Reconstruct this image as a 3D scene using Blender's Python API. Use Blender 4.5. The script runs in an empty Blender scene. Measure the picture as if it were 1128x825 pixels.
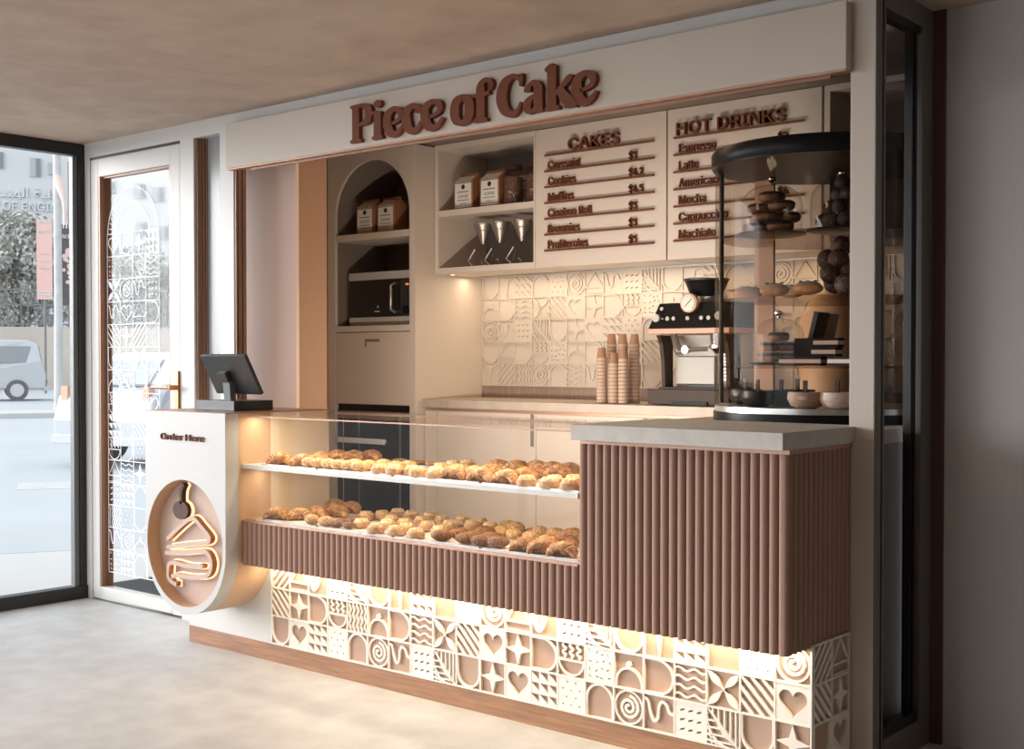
import bpy, bmesh, math, random
from math import sin, cos, pi, radians as R, sqrt, atan2
from mathutils import Vector, Matrix

S = bpy.context.scene
C = S.collection
random.seed(7)

# ------------------------------------------------------------------ camera
YAW, PITCH, FPX, CYP, CAMZ = .704785, -.0171434, 1370.7, 420.37, 1.35
cd = bpy.data.cameras.new('camera')
cam = bpy.data.objects.new('camera', cd)
C.objects.link(cam)
cam.location = (0, 0, CAMZ)
cam.rotation_euler = (pi/2 + PITCH, 0, YAW)
cd.sensor_fit = 'HORIZONTAL'
cd.sensor_width = 36
cd.lens = 36*FPX/1128
cd.shift_y = (CYP-412.5)/1128
cd.clip_start = .05
cd.clip_end = 400
S.camera = cam
S.view_settings.view_transform = 'Standard'
S.view_settings.look = 'None'
S.view_settings.gamma = 1
S.view_settings.use_curve_mapping = False
S.view_settings.exposure = 0.08

# ------------------------------------------------------------------ sky
SKY_BASE, SKY_PEAK = 1.4, 4.2
W = bpy.data.worlds.new('World'); S.world = W; W.use_nodes = True
_n = W.node_tree.nodes; _l = W.node_tree.links
_bg = _n['Background']
_tc = _n.new('ShaderNodeTexCoord'); _sp = _n.new('ShaderNodeSeparateXYZ')
_cr = _n.new('ShaderNodeValToRGB')
_l.new(_tc.outputs['Generated'], _sp.inputs[0]); _l.new(_sp.outputs['Z'], _cr.inputs[0])
_cr.color_ramp.elements[0].position = 0; _cr.color_ramp.elements[0].color = (.95, .97, 1, 1)
_cr.color_ramp.elements[1].position = .8; _cr.color_ramp.elements[1].color = (.86, .93, 1, 1)
_l.new(_cr.outputs[0], _bg.inputs[0])
# hazy sky, with a bright lobe added to fill the room through the rear opening
_dt = _n.new('ShaderNodeVectorMath'); _dt.operation = 'DOT_PRODUCT'; _dt.inputs[1].default_value = Vector((-.45, -.87, .12)).normalized()
_l.new(_tc.outputs['Generated'], _dt.inputs[0])
_mr = _n.new('ShaderNodeMapRange'); _mr.interpolation_type = 'SMOOTHSTEP'
for _i, _v in enumerate((.35, .98, SKY_BASE, SKY_PEAK)): _mr.inputs[1+_i].default_value = _v
_l.new(_dt.outputs['Value'], _mr.inputs[0]); _l.new(_mr.outputs[0], _bg.inputs[1])

# low, hazy daylight coming in through the long window wall
_sd = bpy.data.lights.new('sun', 'SUN'); _sd.energy = 5; _sd.angle = R(45); _sd.color = (1, .975, .95)
_so = bpy.data.objects.new('sun', _sd); C.objects.link(_so)
_so.rotation_euler = Vector((.92, .38, -.14)).to_track_quat('-Z', 'Y').to_euler()
WARM = (1, .80, .56)
def area(name, loc, size, power, color=WARM, rot=(0, 0, 0), spread=None, portal=False):
    d = bpy.data.lights.new(name, 'AREA'); d.shape = 'RECTANGLE'
    d.size, d.size_y = size; d.energy = power; d.color = color
    if spread: d.spread = spread
    if portal: d.cycles.is_portal = True
    o = bpy.data.objects.new(name, d); o.location = loc; o.rotation_euler = rot
    C.objects.link(o); return o

WINX = -6.42
# daylight enters through the long window wall on the left (portal only guides sampling)
area('window_portal', (WINX+.06, .1, 1.29), (7.2, 2.4), 1, (1, 1, 1), portal=True).rotation_euler = (pi/2, 0, -pi/2)
area('rear_portal', (-4.6, -3.56, 1.3), (3.4, 2.3), 1, (1, 1, 1), portal=True).rotation_euler = (pi/2, 0, 0)
# LED strips the counter has
area('led_under_fluted_front', (-3.1, 3.50, .448), (2.62, .03), 8, WARM)
area('led_display_top', (-3.5, 3.45, 1.103), (1.8, .03), 5.8, (1, .82, .60))
area('led_display_shelf', (-3.5, 3.47, .868), (1.8, .02), 3, (1, .82, .60))
area('led_under_wall_cabinets', (-3.72, 5.33, 1.826), (2.3, .03), 6, (1, .80, .56))
# warm fill lights added at the ceiling, over the camera side of the room
for _x, _y, _p in ((-3.8, 1.6, 14), (-1.6, .4, 3), (-3.6, -1.2, 9)):
    area('ceiling_fill', (_x, _y, 2.55), (.5, .5), _p, (1, .72, .50))
area('niche_fill', (-3.6, 4.35, 2.50), (2.0, .12), 4, (1, .68, .42))  # added fill under the kiosk ceiling, not a fitting of the niche
area('fill_staff_side', (-3.55, 3.90, 1.085), (1.8, .03), 22, (1, .88, .74)).rotation_euler = (R(105), 0, 0)  # invented fill aimed at the cabinet fronts, no real strip there

# ------------------------------------------------------------------ materials
def mat(name, col, rough=.5, metal=0, bump=0, bscale=20, var=0, vscale=6, col2=None, emit=None, estr=0, spec=None, stretch=None, coat=0):
    m = bpy.data.materials.new(name); m.use_nodes = True
    n = m.node_tree.nodes; l = m.node_tree.links; b = n['Principled BSDF']
    b.inputs['Base Color'].default_value = (*col, 1); b.inputs['Roughness'].default_value = rough
    b.inputs['Metallic'].default_value = metal
    if spec is not None: b.inputs['Specular IOR Level'].default_value = spec
    if coat: b.inputs['Coat Weight'].default_value = coat; b.inputs['Coat Roughness'].default_value = .1
    if emit:
        b.inputs['Emission Color'].default_value = (*emit, 1); b.inputs['Emission Strength'].default_value = estr
    if bump or var or col2:
        tc = n.new('ShaderNodeTexCoord'); mp = n.new('ShaderNodeMapping')
        l.new(tc.outputs['Object'], mp.inputs[0])
        if stretch: mp.inputs['Scale'].default_value = stretch
    if var or col2:
        nz = n.new('ShaderNodeTexNoise'); nz.inputs['Scale'].default_value = vscale; nz.inputs['Detail'].default_value = 6
        nz.inputs['Roughness'].default_value = .62
        l.new(mp.outputs[0], nz.inputs[0])
        cr = n.new('ShaderNodeValToRGB'); cr.color_ramp.elements[0].position = .33; cr.color_ramp.elements[1].position = .68
        c2 = col2 or tuple(c*(1-var) for c in col)
        cr.color_ramp.elements[0].color = (*c2, 1); cr.color_ramp.elements[1].color = (*col, 1)
        l.new(nz.outputs['Fac'], cr.inputs[0]); l.new(cr.outputs[0], b.inputs['Base Color'])
    if bump:
        nb = n.new('ShaderNodeTexNoise'); nb.inputs['Scale'].default_value = bscale; nb.inputs['Detail'].default_value = 8
        l.new(mp.outputs[0], nb.inputs[0])
        bp = n.new('ShaderNodeBump'); bp.inputs['Strength'].default_value = bump; bp.inputs['Distance'].default_value = .01
        l.new(nb.outputs['Fac'], bp.inputs['Height']); l.new(bp.outputs[0], b.inputs['Normal'])
    return m

def glass(name, tint=(1, 1, 1), boost=1.0, rough=0.0, haze=0, hazecol=(.8, .8, .8)):
    m = bpy.data.materials.new(name); m.use_nodes = True
    n = m.node_tree.nodes; l = m.node_tree.links; n.remove(n['Principled BSDF'])
    out = n['Material Output']
    t = n.new('ShaderNodeBsdfTransparent'); t.inputs[0].default_value = (*tint, 1)
    g = n.new('ShaderNodeBsdfGlossy'); g.inputs['Roughness'].default_value = rough
    lw = n.new('ShaderNodeLayerWeight'); lw.inputs[0].default_value = .5; pw = n.new('ShaderNodeMath'); pw.operation = 'POWER'; pw.inputs[1].default_value = 5; l.new(lw.outputs['Facing'], pw.inputs[0]); f = n.new('ShaderNodeMath'); f.operation = 'MULTIPLY_ADD'; f.inputs[1].default_value = .96; f.inputs[2].default_value = .04; l.new(pw.outputs[0], f.inputs[0])
    mu = n.new('ShaderNodeMath'); mu.operation = 'MULTIPLY'; mu.inputs[1].default_value = boost; mu.use_clamp = True
    mx = n.new('ShaderNodeMixShader')
    l.new(f.outputs[0], mu.inputs[0]); l.new(mu.outputs[0], mx.inputs[0]); l.new(t.outputs[0], mx.inputs[1]); l.new(g.outputs[0], mx.inputs[2])
    last = mx
    if haze:
        d = n.new('ShaderNodeBsdfDiffuse'); d.inputs[0].default_value = (*hazecol, 1)
        m2 = n.new('ShaderNodeMixShader'); m2.inputs[0].default_value = haze
        l.new(mx.outputs[0], m2.inputs[1]); l.new(d.outputs[0], m2.inputs[2]); last = m2
    l.new(last.outputs[0], out.inputs[0])
    return m

M = {}
M['white'] = mat('white_lacquer', (.62, .60, .57), .45)
M['desk_white'] = mat('desk_white_lacquer', (.52, .515, .505), .45)
M['fascia'] = mat('fascia_offwhite', (.56, .495, .43), .5)
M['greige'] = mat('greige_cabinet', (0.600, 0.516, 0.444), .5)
M['greige_shaded'] = mat('greige_inside_shaded', (.20, .155, .125), .6)  # greige darkened so the colour carries the shade inside the cabinets
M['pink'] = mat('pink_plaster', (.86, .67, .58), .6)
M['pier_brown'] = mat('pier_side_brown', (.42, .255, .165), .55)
M['steel_dark'] = mat('dark_steel', (.34, .30, .27), .35, metal=.8)
M['tan'] = mat('tan_panel', (.60, .40, .25), .5)
M['cream'] = mat('cream_panel', (.82, .70, .54), .45)
M['fluted'] = mat('fluted_mocha', (.345, .21, .16), .55, spec=.25, bump=.05, bscale=60)
M['copper'] = mat('copper_trim', (.46, .27, .19), .4, metal=.4)
M['bronze'] = mat('bronze_letter', (.085, .04, .028), .5, spec=.2)
M['bronze_side'] = mat('bronze_metal', (.45, .22, .11), .3, metal=.8)
M['brown_letter'] = mat('brown_letter', (.17, .058, .030), .6, spec=.15)
M['stone'] = mat('grey_stone', (0.560, 0.532, 0.482), .55, var=.18, vscale=14, bump=.05, bscale=80)
M['stone_back'] = mat('greige_stone', (.50, .42, .35), .5, var=.15, vscale=14)
M['tile_back'] = mat('tile_ground_peach', (.47, .31, .22), .6)
M['tile_top'] = mat('tile_relief_cream', (.80, .74, .66), .55)
M['splash'] = mat('backsplash_relief', (.58, .51, .44), .5)
M['band'] = mat('backsplash_band_wood', (.33, .24, .19), .5, var=.25, vscale=5, stretch=(14, 14, 1))
M['wood'] = mat('plinth_wood', (.42, .205, .10), .5, var=.45, vscale=3, stretch=(1.2, 4, 22), bump=.08, bscale=10)
M['black'] = mat('black_frame', (.012, .011, .010), .4)
M['black_gloss'] = mat('black_gloss', (.010, .009, .009), .35, spec=.12)
M['dark'] = mat('dark_plastic', (.03, .03, .032), .38)
M['grey_profile'] = mat('grey_profile', (.12, .13, .13), .4)
M['brownframe'] = mat('brown_window_profile', (.28, .16, .11), .35, metal=.35)
M['steel'] = mat('brushed_steel', (.55, .54, .52), .3, metal=.9)
M['chrome'] = mat('chrome', (.75, .72, .70), .1, metal=1)
M['darkbrown'] = mat('dark_brown_metal', (.045, .027, .020), .5, spec=.25)
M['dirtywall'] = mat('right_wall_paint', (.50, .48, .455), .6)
M['shadewall'] = mat('side_frame_shade', (.16, .145, .13), .5)  # column side turned from the light, its shade put into the colour
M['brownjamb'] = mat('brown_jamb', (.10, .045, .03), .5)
M['paper'] = mat('baking_paper', (.80, .74, .64), .7)
M['shelfwhite'] = mat('shelf_white', (.78, .78, .76), .25)
M['vinyl'] = mat('white_vinyl', (.90, .92, .94), .6)
M['emblem'] = mat('emblem_blush', (.52, .37, .30), .55)
M['halo'] = mat('led_halo', (1, .6, .3), .5, emit=(1, .68, .38), estr=1.3)
M['clear'] = glass('clear_glass', (.97, .96, .95), .7)
M['case_glass'] = glass('case_glass', (.985, .985, .98), .45)
M['merch_glass'] = glass('merchandiser_glass', (.78, .73, .68), .22)
M['win_glass'] = glass('window_glass', (.97, .98, .99), .25)
M['dark_glass'] = mat('dark_oven_glass', (.016, .015, .015), .08)
M['frost'] = mat('satin_sidelight_glass', (.26, .265, .27), .25)
M['band_grey'] = mat('satin_grey_band', (.46, .44, .41), .4)
M['label'] = mat('white_label', (.72, .68, .60), .6)
M['kraft'] = mat('kraft_bag_brown', (.30, .12, .06), .55)
M['ink'] = mat('black_ink', (.02, .018, .016), .6)
M['beans'] = mat('coffee_beans', (.20, .10, .06), .6, col2=(.04, .018, .01), vscale=90, bump=.6, bscale=90)
M['cup'] = mat('kraft_cup', (.35, .19, .11), .6)
M['cup_rim'] = mat('kraft_cup_sleeve', (.50, .37, .29), .6)
M['orange_led'] = mat('orange_digits', (1, .3, .1), .5, emit=(1, .25, .08), estr=1.2)
M['white_ink'] = mat('white_print', (.75, .75, .73), .6)

def pastry(name, c1, c2, scale=30, bump=.5, rough=.5, mid=.5, c3=None):
    m = bpy.data.materials.new(name); m.use_nodes = True
    n = m.node_tree.nodes; l = m.node_tree.links; b = n['Principled BSDF']
    b.inputs['Roughness'].default_value = rough
    tc = n.new('ShaderNodeTexCoord'); oi = n.new('ShaderNodeObjectInfo')
    ad = n.new('ShaderNodeVectorMath'); ad.operation = 'ADD'
    l.new(tc.outputs['Object'], ad.inputs[0]); l.new(oi.outputs['Random'], ad.inputs[1])
    nz = n.new('ShaderNodeTexNoise'); nz.inputs['Scale'].default_value = scale; nz.inputs['Detail'].default_value = 5
    nz.inputs['Roughness'].default_value = .7
    l.new(ad.outputs[0], nz.inputs[0])
    cr = n.new('ShaderNodeValToRGB'); e = cr.color_ramp.elements
    e[0].position = mid-.16; e[0].color = (*c1, 1); e[1].position = mid+.14; e[1].color = (*c2, 1)
    if c3: x = e.new(mid+.01); x.color = (*c3, 1)
    l.new(nz.outputs['Fac'], cr.inputs[0]); l.new(cr.outputs[0], b.inputs['Base Color'])
    bp = n.new('ShaderNodeBump'); bp.inputs['Strength'].default_value = bump; bp.inputs['Distance'].default_value = .004
    l.new(nz.outputs['Fac'], bp.inputs['Height']); l.new(bp.outputs[0], b.inputs['Normal'])
    return m
M['croissant'] = pastry('croissant_crust', (.22, .075, .022), (.80, .52, .26), 40, .5, c3=(.60, .29, .10))
def croissant_bands(m):
    n = m.node_tree.nodes; l = m.node_tree.links; b = n['Principled BSDF']
    src = b.inputs['Base Color'].links[0].from_socket
    tc = n.new('ShaderNodeTexCoord'); sp = n.new('ShaderNodeSeparateXYZ'); l.new(tc.outputs['Object'], sp.inputs[0])
    def mth(op, a, b_=None):
        q = n.new('ShaderNodeMath'); q.operation = op
        for i, v in enumerate((a, b_)):
            if v is None: continue
            if isinstance(v, (int, float)): q.inputs[i].default_value = v
            else: l.new(v, q.inputs[i])
        return q.outputs[0]
    ang = mth('ARCTAN2', sp.outputs['X'], mth('ADD', sp.outputs['Y'], .046))
    fr = mth('FRACT', mth('MULTIPLY', mth('ABSOLUTE', ang), 4.6/1.35))
    edge = mth('POWER', fr, 2.2)
    mx = n.new('ShaderNodeMixRGB'); mx.inputs[2].default_value = (.20, .07, .025, 1)
    l.new(mth('MULTIPLY', edge, .8), mx.inputs[0]); l.new(src, mx.inputs[1]); l.new(mx.outputs[0], b.inputs['Base Color'])
croissant_bands(M['croissant'])
M['bun'] = pastry('seeded_bun', (.38, .17, .06), (.85, .63, .36), 110, .8, c3=(.64, .37, .15))
M['darkbun'] = pastry('dark_seeded_roll', (.11, .04, .018), (.45, .22, .09), 120, .8, c3=(.26, .11, .045))
M['cookie'] = pastry('cookie_crust', (.28, .11, .04), (.70, .42, .19), 60, .5)
M['tart'] = pastry('tart_side', (.33, .14, .06), (.72, .46, .24), 50, .5)
M['tarttop'] = pastry('tart_top', (.45, .20, .07), (.92, .76, .50), 55, .8, c3=(.80, .55, .28))
M['donut'] = pastry('donut_dough', (.11, .038, .016), (.40, .19, .08), 30, .3)
M['glaze'] = pastry('chocolate_glaze', (.022, .012, .010), (.62, .50, .42), 130, .4, mid=.60, c3=(.06, .03, .022))
M['eclair'] = pastry('eclair_dough', (.36, .15, .06), (.62, .34, .15), 40, .3)
M['cream_top'] = mat('grey_cream_icing', (.34, .30, .28), .35)
M['truffle'] = pastry('chocolate_truffle', (.025, .012, .009), (.34, .20, .15), 150, .9, mid=.56, c3=(.10, .045, .03))
M['truffle_dark'] = pastry('dark_truffle', (.015, .009, .008), (.08, .045, .035), 120, .9)
M['choc'] = mat('dark_chocolate', (.012, .009, .008), .6, spec=.2)
M['creamfill'] = mat('cream_filling', (0.682, 0.528, 0.462), .6)
M['bowl'] = pastry('speckled_bowl', (.12, .08, .06), (.62, .48, .39), 160, .1, mid=.36)
M['bowl_dark'] = mat('dark_bowl', (.02, .017, .016), .35)

# exterior
M['asphalt'] = mat('pale_asphalt', (0.402, 0.423, 0.435), .9, var=.08, vscale=.4)
M['curb'] = mat('pale_curb', (0.452, 0.452, 0.441), .9)
M['ext_wall'] = mat('building_render', (0.533, 0.538, 0.543), .9)
M['street_wall'] = mat('sandstone_wall', (0.548, 0.482, 0.425), .9, var=.14, vscale=.5)
M['ext_win'] = mat('building_window', (0.184, 0.200, 0.208), .3)
M['ext_win2'] = mat('building_window_shade', (0.360, 0.378, 0.378), .4)
M['carwhite'] = mat('white_car_paint', (.44, .455, .47), .25)
M['carglass'] = mat('car_glass', (.22, .24, .25), .15)
M['tyre'] = mat('tyre', (.12, .12, .125), .7)
M['rim'] = mat('wheel_rim', (.50, .50, .50), .4)
M['leaf'] = mat('dusty_leaf', (.66, .66, .60), .7, var=.6, vscale=.8)
M['trunk'] = mat('tree_trunk', (.20, .17, .15), .9)
M['polegrey'] = mat('pole_grey', (0.499, 0.499, 0.490), .7, var=.2, vscale=4)
M['fence'] = mat('fence_iron', (.16, .17, .17), .6)
M['banner'] = mat('banner_red_hazed', (0.713, 0.454, 0.410), .7)  # red paled so the colour carries the haze over the street
M['banner2'] = mat('banner_black', (.10, .09, .09), .7)
M['banner_white'] = mat('banner_white', (0.600, 0.585, 0.570), .7)
M['faintletters'] = mat('faint_letters', (0.610, 0.624, 0.624), .8)
M['taillight'] = mat('tail_light', (.60, .30, .20), .3)

# floor / ceiling
def concrete(name, ca, cb, rough, s1=.9, s2=7, bump=.05):
    m = bpy.data.materials.new(name); m.use_nodes = True
    n = m.node_tree.nodes; l = m.node_tree.links; b = n['Principled BSDF']
    tc = n.new('ShaderNodeTexCoord')
    a = n.new('ShaderNodeTexNoise'); a.inputs['Scale'].default_value = s1; a.inputs['Detail'].default_value = 8; a.inputs['Distortion'].default_value = .6
    a.inputs['Roughness'].default_value = .62
    l.new(tc.outputs['Object'], a.inputs[0])
    d = n.new('ShaderNodeTexNoise'); d.inputs['Scale'].default_value = s2; d.inputs['Detail'].default_value = 8
    l.new(tc.outputs['Object'], d.inputs[0])
    ma = n.new('ShaderNodeMath'); ma.operation = 'ADD'; l.new(a.outputs['Fac'], ma.inputs[0]); l.new(d.outputs['Fac'], ma.inputs[1])
    mh = n.new('ShaderNodeMath'); mh.operation = 'MULTIPLY'; mh.inputs[1].default_value = .5; l.new(ma.outputs[0], mh.inputs[0])
    cr = n.new('ShaderNodeValToRGB'); cr.color_ramp.elements[0].position = .38; cr.color_ramp.elements[1].position = .62
    cr.color_ramp.elements[0].color = (*ca, 1); cr.color_ramp.elements[1].color = (*cb, 1)
    l.new(mh.outputs[0], cr.inputs[0]); l.new(cr.outputs[0], b.inputs['Base Color'])
    b.inputs['Roughness'].default_value = rough
    bp = n.new('ShaderNodeBump'); bp.inputs['Strength'].default_value = bump; bp.inputs['Distance'].default_value = .01
    l.new(d.outputs['Fac'], bp.inputs['Height']); l.new(bp.outputs[0], b.inputs['Normal'])
    return m
M['floor'] = concrete('polished_concrete', (.43, .43, .42), (.56, .56, .555), .45)
M['ceiling'] = concrete('plastered_ceiling', (.45, .345, .275), (.56, .45, .365), .8, 1.1, 6, .12)
M['mat_black'] = mat('black_doormat', (.02, .02, .02), .9)

# ------------------------------------------------------------------ mesh helpers
def ident(u, v, w): return (u, v, w)
def FR(Y): return lambda u, v, w: (u, Y-w, v)          # drawn on a plane facing -Y, w comes out of it
def SD(X): return lambda u, v, w: (X+w, u, v)          # drawn on a plane facing +X

class MB:
    def __init__(s): s.v = []; s.f = []; s.sm = []; s.mi = []; s.cur = 0
    def add(s, vs, fs, smooth=False, mi=None):
        o = len(s.v); s.v += [tuple(p) for p in vs]
        for f in fs: s.f.append(tuple(i+o for i in f)); s.sm.append(smooth); s.mi.append(s.cur if mi is None else mi)
        return s
    def box(s, x0, x1, y0, y1, z0, z1, T=ident):
        vs = [T(x, y, z) for z in (z0, z1) for y in (y0, y1) for x in (x0, x1)]
        return s.add(vs, [(0, 2, 3, 1), (4, 5, 7, 6), (0, 1, 5, 4), (2, 6, 7, 3), (0, 4, 6, 2), (1, 3, 7, 5)])
    def prism(s, pts, d0, d1, T=ident, caps=(True, True)):
        n = len(pts); vs = [T(u, v, d0) for u, v in pts]+[T(u, v, d1) for u, v in pts]
        fs = [(i, (i+1) % n, n+(i+1) % n, n+i) for i in range(n)]
        if caps[0]: fs.append(tuple(range(n))[::-1])
        if caps[1]: fs.append(tuple(range(n, 2*n)))
        return s.add(vs, fs)
    def ribbon(s, pts, w, d0, d1, T=ident, closed=False, caps=True):
        n = len(pts); L = []; Rr = []
        for i, p in enumerate(pts):
            a = pts[(i-1) % n] if closed or i else p; b = pts[(i+1) % n] if closed or i < n-1 else p
            dx, dy = b[0]-a[0], b[1]-a[1]; q = math.hypot(dx, dy) or 1; nx, ny = -dy/q, dx/q
            h = (w[i] if isinstance(w, (list, tuple)) else w)/2
            L.append((p[0]+nx*h, p[1]+ny*h)); Rr.append((p[0]-nx*h, p[1]-ny*h))
        vs = []
        for i in range(n): vs += [T(*L[i], d0), T(*Rr[i], d0), T(*L[i], d1), T(*Rr[i], d1)]
        fs = []
        for i in range(n if closed else n-1):
            j = (i+1) % n; a = 4*i; b = 4*j
            fs += [(a+2, b+2, b+3, a+3), (a, a+1, b+1, b), (a, b, b+2, a+2), (a+1, a+3, b+3, b+1)]
        if not closed: fs += [(0, 2, 3, 1), (4*n-4, 4*n-3, 4*n-1, 4*n-2)]
        return s.add(vs, fs)
    def lathe(s, prof, c=(0, 0, 0), n=24, ax='z', smooth=True, a0=0, a1=2*pi):
        full = abs(a1-a0-2*pi) < 1e-6; m = n if full else n+1; vs = []
        for r, h in prof:
            for i in range(m):
                t = a0+(a1-a0)*i/n; x, y = r*cos(t), r*sin(t)
                p = (x, y, h) if ax == 'z' else ((h, x, y) if ax == 'x' else (x, h, y))
                vs.append((c[0]+p[0], c[1]+p[1], c[2]+p[2]))
        fs = []
        for k in range(len(prof)-1):
            for i in range(n):
                j = (i+1) % m; fs.append((k*m+i, k*m+j, (k+1)*m+j, (k+1)*m+i))
        if full:
            if prof[0][0] > 1e-6: fs.append(tuple(range(m))[::-1])
            if prof[-1][0] > 1e-6: fs.append(tuple(range((len(prof)-1)*m, len(prof)*m)))
        return s.add(vs, fs, smooth)
    def tube(s, pts, r, n=10, smooth=True, cap=True):
        P = [Vector(p) for p in pts]; vs = []; up = Vector((0, 0, 1)); prev = None
        for i, p in enumerate(P):
            d = (P[min(i+1, len(P)-1)]-P[max(i-1, 0)]).normalized()
            a = prev if prev is not None else (Vector((1, 0, 0)) if abs(d.z) > .9 else up)
            a = (a-d*a.dot(d)); a = a.normalized() if a.length > 1e-5 else d.orthogonal().normalized()
            prev = a; b = d.cross(a); rr = r[i] if isinstance(r, (list, tuple)) else r
            for k in range(n):
                t = 2*pi*k/n; vs.append(p+a*cos(t)*rr+b*sin(t)*rr)
        fs = [(i*n+k, i*n+(k+1) % n, (i+1)*n+(k+1) % n, (i+1)*n+k) for i in range(len(P)-1) for k in range(n)]
        if cap: fs += [tuple(range(n))[::-1], tuple(range((len(P)-1)*n, len(P)*n))]
        return s.add(vs, fs, smooth)
    def ball(s, c, r, n=14, m=9, sc=(1, 1, 1), jit=0, rot=0):
        vs = []; rd = random.Random(int(c[0]*997+c[1]*131+n))
        for j in range(m+1):
            ph = pi*j/m
            for i in range(n):
                t = 2*pi*i/n; q = r*(1+rd.uniform(-jit, jit))
                x, y, z = q*sin(ph)*cos(t)*sc[0], q*sin(ph)*sin(t)*sc[1], q*cos(ph)*sc[2]
                vs.append((c[0]+x*cos(rot)-y*sin(rot), c[1]+x*sin(rot)+y*cos(rot), c[2]+z))
        fs = [(j*n+i, (j+1)*n+i, (j+1)*n+(i+1) % n, j*n+(i+1) % n) for j in range(m) for i in range(n)]
        return s.add(vs, fs, True)
    def build(s, name, m, parent=None, bevel=0, local=False, seg=2):
        me = bpy.data.meshes.new(name); off = Vector((0, 0, 0))
        if parent is not None and not local:
            q = parent
            while q is not None: off += q.location; q = q.parent
        me.from_pydata([Vector(p)-off for p in s.v], [], s.f)
        ms = m if isinstance(m, (list, tuple)) else [m]
        for x in ms: me.materials.append(M[x] if isinstance(x, str) else x)
        me.polygons.foreach_set('use_smooth', s.sm)
        if len(ms) > 1: me.polygons.foreach_set('material_index', s.mi)
        bm = bmesh.new(); bm.from_mesh(me); bmesh.ops.remove_doubles(bm, verts=bm.verts, dist=1e-6)
        bmesh.ops.recalc_face_normals(bm, faces=bm.faces); bm.to_mesh(me); bm.free()
        if any(s.sm): me.set_sharp_from_angle(angle=R(42))
        o = bpy.data.objects.new(name, me); C.objects.link(o)
        if parent is not None: o.parent = parent
        if bevel:
            b = o.modifiers.new('edge', 'BEVEL'); b.width = bevel; b.segments = seg; b.limit_method = 'ANGLE'; b.angle_limit = R(40)
        return o

def tag(o, label=None, cat=None, group=None, kind=None):
    if label: o['label'] = label
    if cat: o['category'] = cat
    if group: o['group'] = group
    if kind: o['kind'] = kind
    return o
def thing(name, label, cat, loc=(0, 0, 0), rz=0, group=None):
    o = bpy.data.objects.new(name, None); C.objects.link(o); o.location = loc; o.rotation_euler.z = rz
    o.empty_display_size = .05
    return tag(o, label, cat, group)
def struct(o): o['kind'] = 'structure'; return o
KIDS = {}
def dup(root, loc, rz=0, label=None, group=None, scale=None):
    def rec(o, par):
        c = o.copy(); C.objects.link(c)
        if par is not None: c.parent = par
        for ch in [x for x in o.children]: rec(ch, c)
        return c
    r = rec(root, None); r.location = loc; r.rotation_euler.z = rz
    if scale: r.scale = scale
    if label: r['label'] = label
    if group: r['group'] = group
    return r
def bx(name, m, x0, x1, y0, y1, z0, z1, parent=None, bevel=0):
    return MB().box(x0, x1, y0, y1, z0, z1).build(name, m, parent, bevel)

# a pixel of the photograph to a point on a real plane of the room (x, y or z constant)
def _ray(px, py):
    f = Vector((-sin(YAW)*cos(PITCH), cos(YAW)*cos(PITCH), sin(PITCH))); r = f.cross(Vector((0, 0, 1))).normalized(); u = r.cross(f)
    return f + r*((px-564)/FPX) - u*((py-CYP)/FPX)
def at(px, py, ax, val):
    d = _ray(px, py); i = 'xyz'.index(ax); o = Vector((0, 0, CAMZ)); return o + d*((val-o[i])/d[i])

def catmull(P, k=8):
    out = []; n = len(P)
    for i in range(n-1):
        p0 = P[max(i-1, 0)]; p1 = P[i]; p2 = P[i+1]; p3 = P[min(i+2, n-1)]
        for j in range(k):
            t = j/k
            out.append(tuple(.5*((2*b)+(-a+c)*t+(2*a-5*b+4*c-d)*t*t+(-a+3*b-3*c+d)*t**3) for a, b, c, d in zip(p0, p1, p2, p3)))
    out.append(tuple(P[-1])); return out

# ------------------------------------------------------------------ filled 2D shapes with holes, and text
def curve_fill(polys):
    """closed outlines -> (verts2d, faces) with even-odd filling"""
    cu = bpy.data.curves.new('c', 'CURVE'); cu.dimensions = '2D'; cu.fill_mode = 'FRONT'
    for P in polys:
        sp = cu.splines.new('POLY'); sp.points.add(len(P)-1)
        for i, p in enumerate(P): sp.points[i].co = (p[0], p[1], 0, 1)
        sp.use_cyclic_u = True
    return _tomesh(cu)
def _tomesh(cu):
    o = bpy.data.objects.new('c', cu); C.objects.link(o)
    me = bpy.data.meshes.new_from_object(o.evaluated_get(bpy.context.evaluated_depsgraph_get()))
    vs = [tuple(v.co) for v in me.vertices]; fs = [tuple(p.vertices) for p in me.polygons]
    bpy.data.objects.remove(o); bpy.data.meshes.remove(me); return vs, fs
def solid2d(vf, d0, d1, T, mb):
    """extrude a flat filled shape"""
    vs, fs = vf; edges = {}
    for f in fs:
        for i in range(len(f)):
            a, b = f[i], f[(i+1) % len(f)]
            if (b, a) in edges: del edges[(b, a)]
            else: edges[(a, b)] = 1
    n = len(vs); V = [T(v[0], v[1], d0) for v in vs]+[T(v[0], v[1], d1) for v in vs]
    F = [tuple(i+n for i in f) for f in fs]+[tuple(f[::-1]) for f in fs]+[(a, b, b+n, a+n) for a, b in edges]
    mb.add(V, F)
FONTS = {}
def font(nm):
    if nm not in FONTS:
        FONTS[nm] = None
        try:
            import os
            p = os.path.join(bpy.utils.resource_path('LOCAL'), 'datafiles', 'fonts', nm)
            if os.path.exists(p): FONTS[nm] = bpy.data.fonts.load(p)
        except Exception: pass
    return FONTS[nm]
_tc = {}
def textmesh(s, fnt='Inter.woff2', off=0):
    k = (s, fnt, off)
    if k in _tc: return _tc[k]
    cu = bpy.data.curves.new('t', 'FONT'); cu.body = s; cu.size = 1; cu.resolution_u = 3; cu.offset = off
    f = font(fnt)
    if f: cu.font = f
    vs, fs = _tomesh(cu); _tc[k] = (vs, fs); return vs, fs
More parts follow.
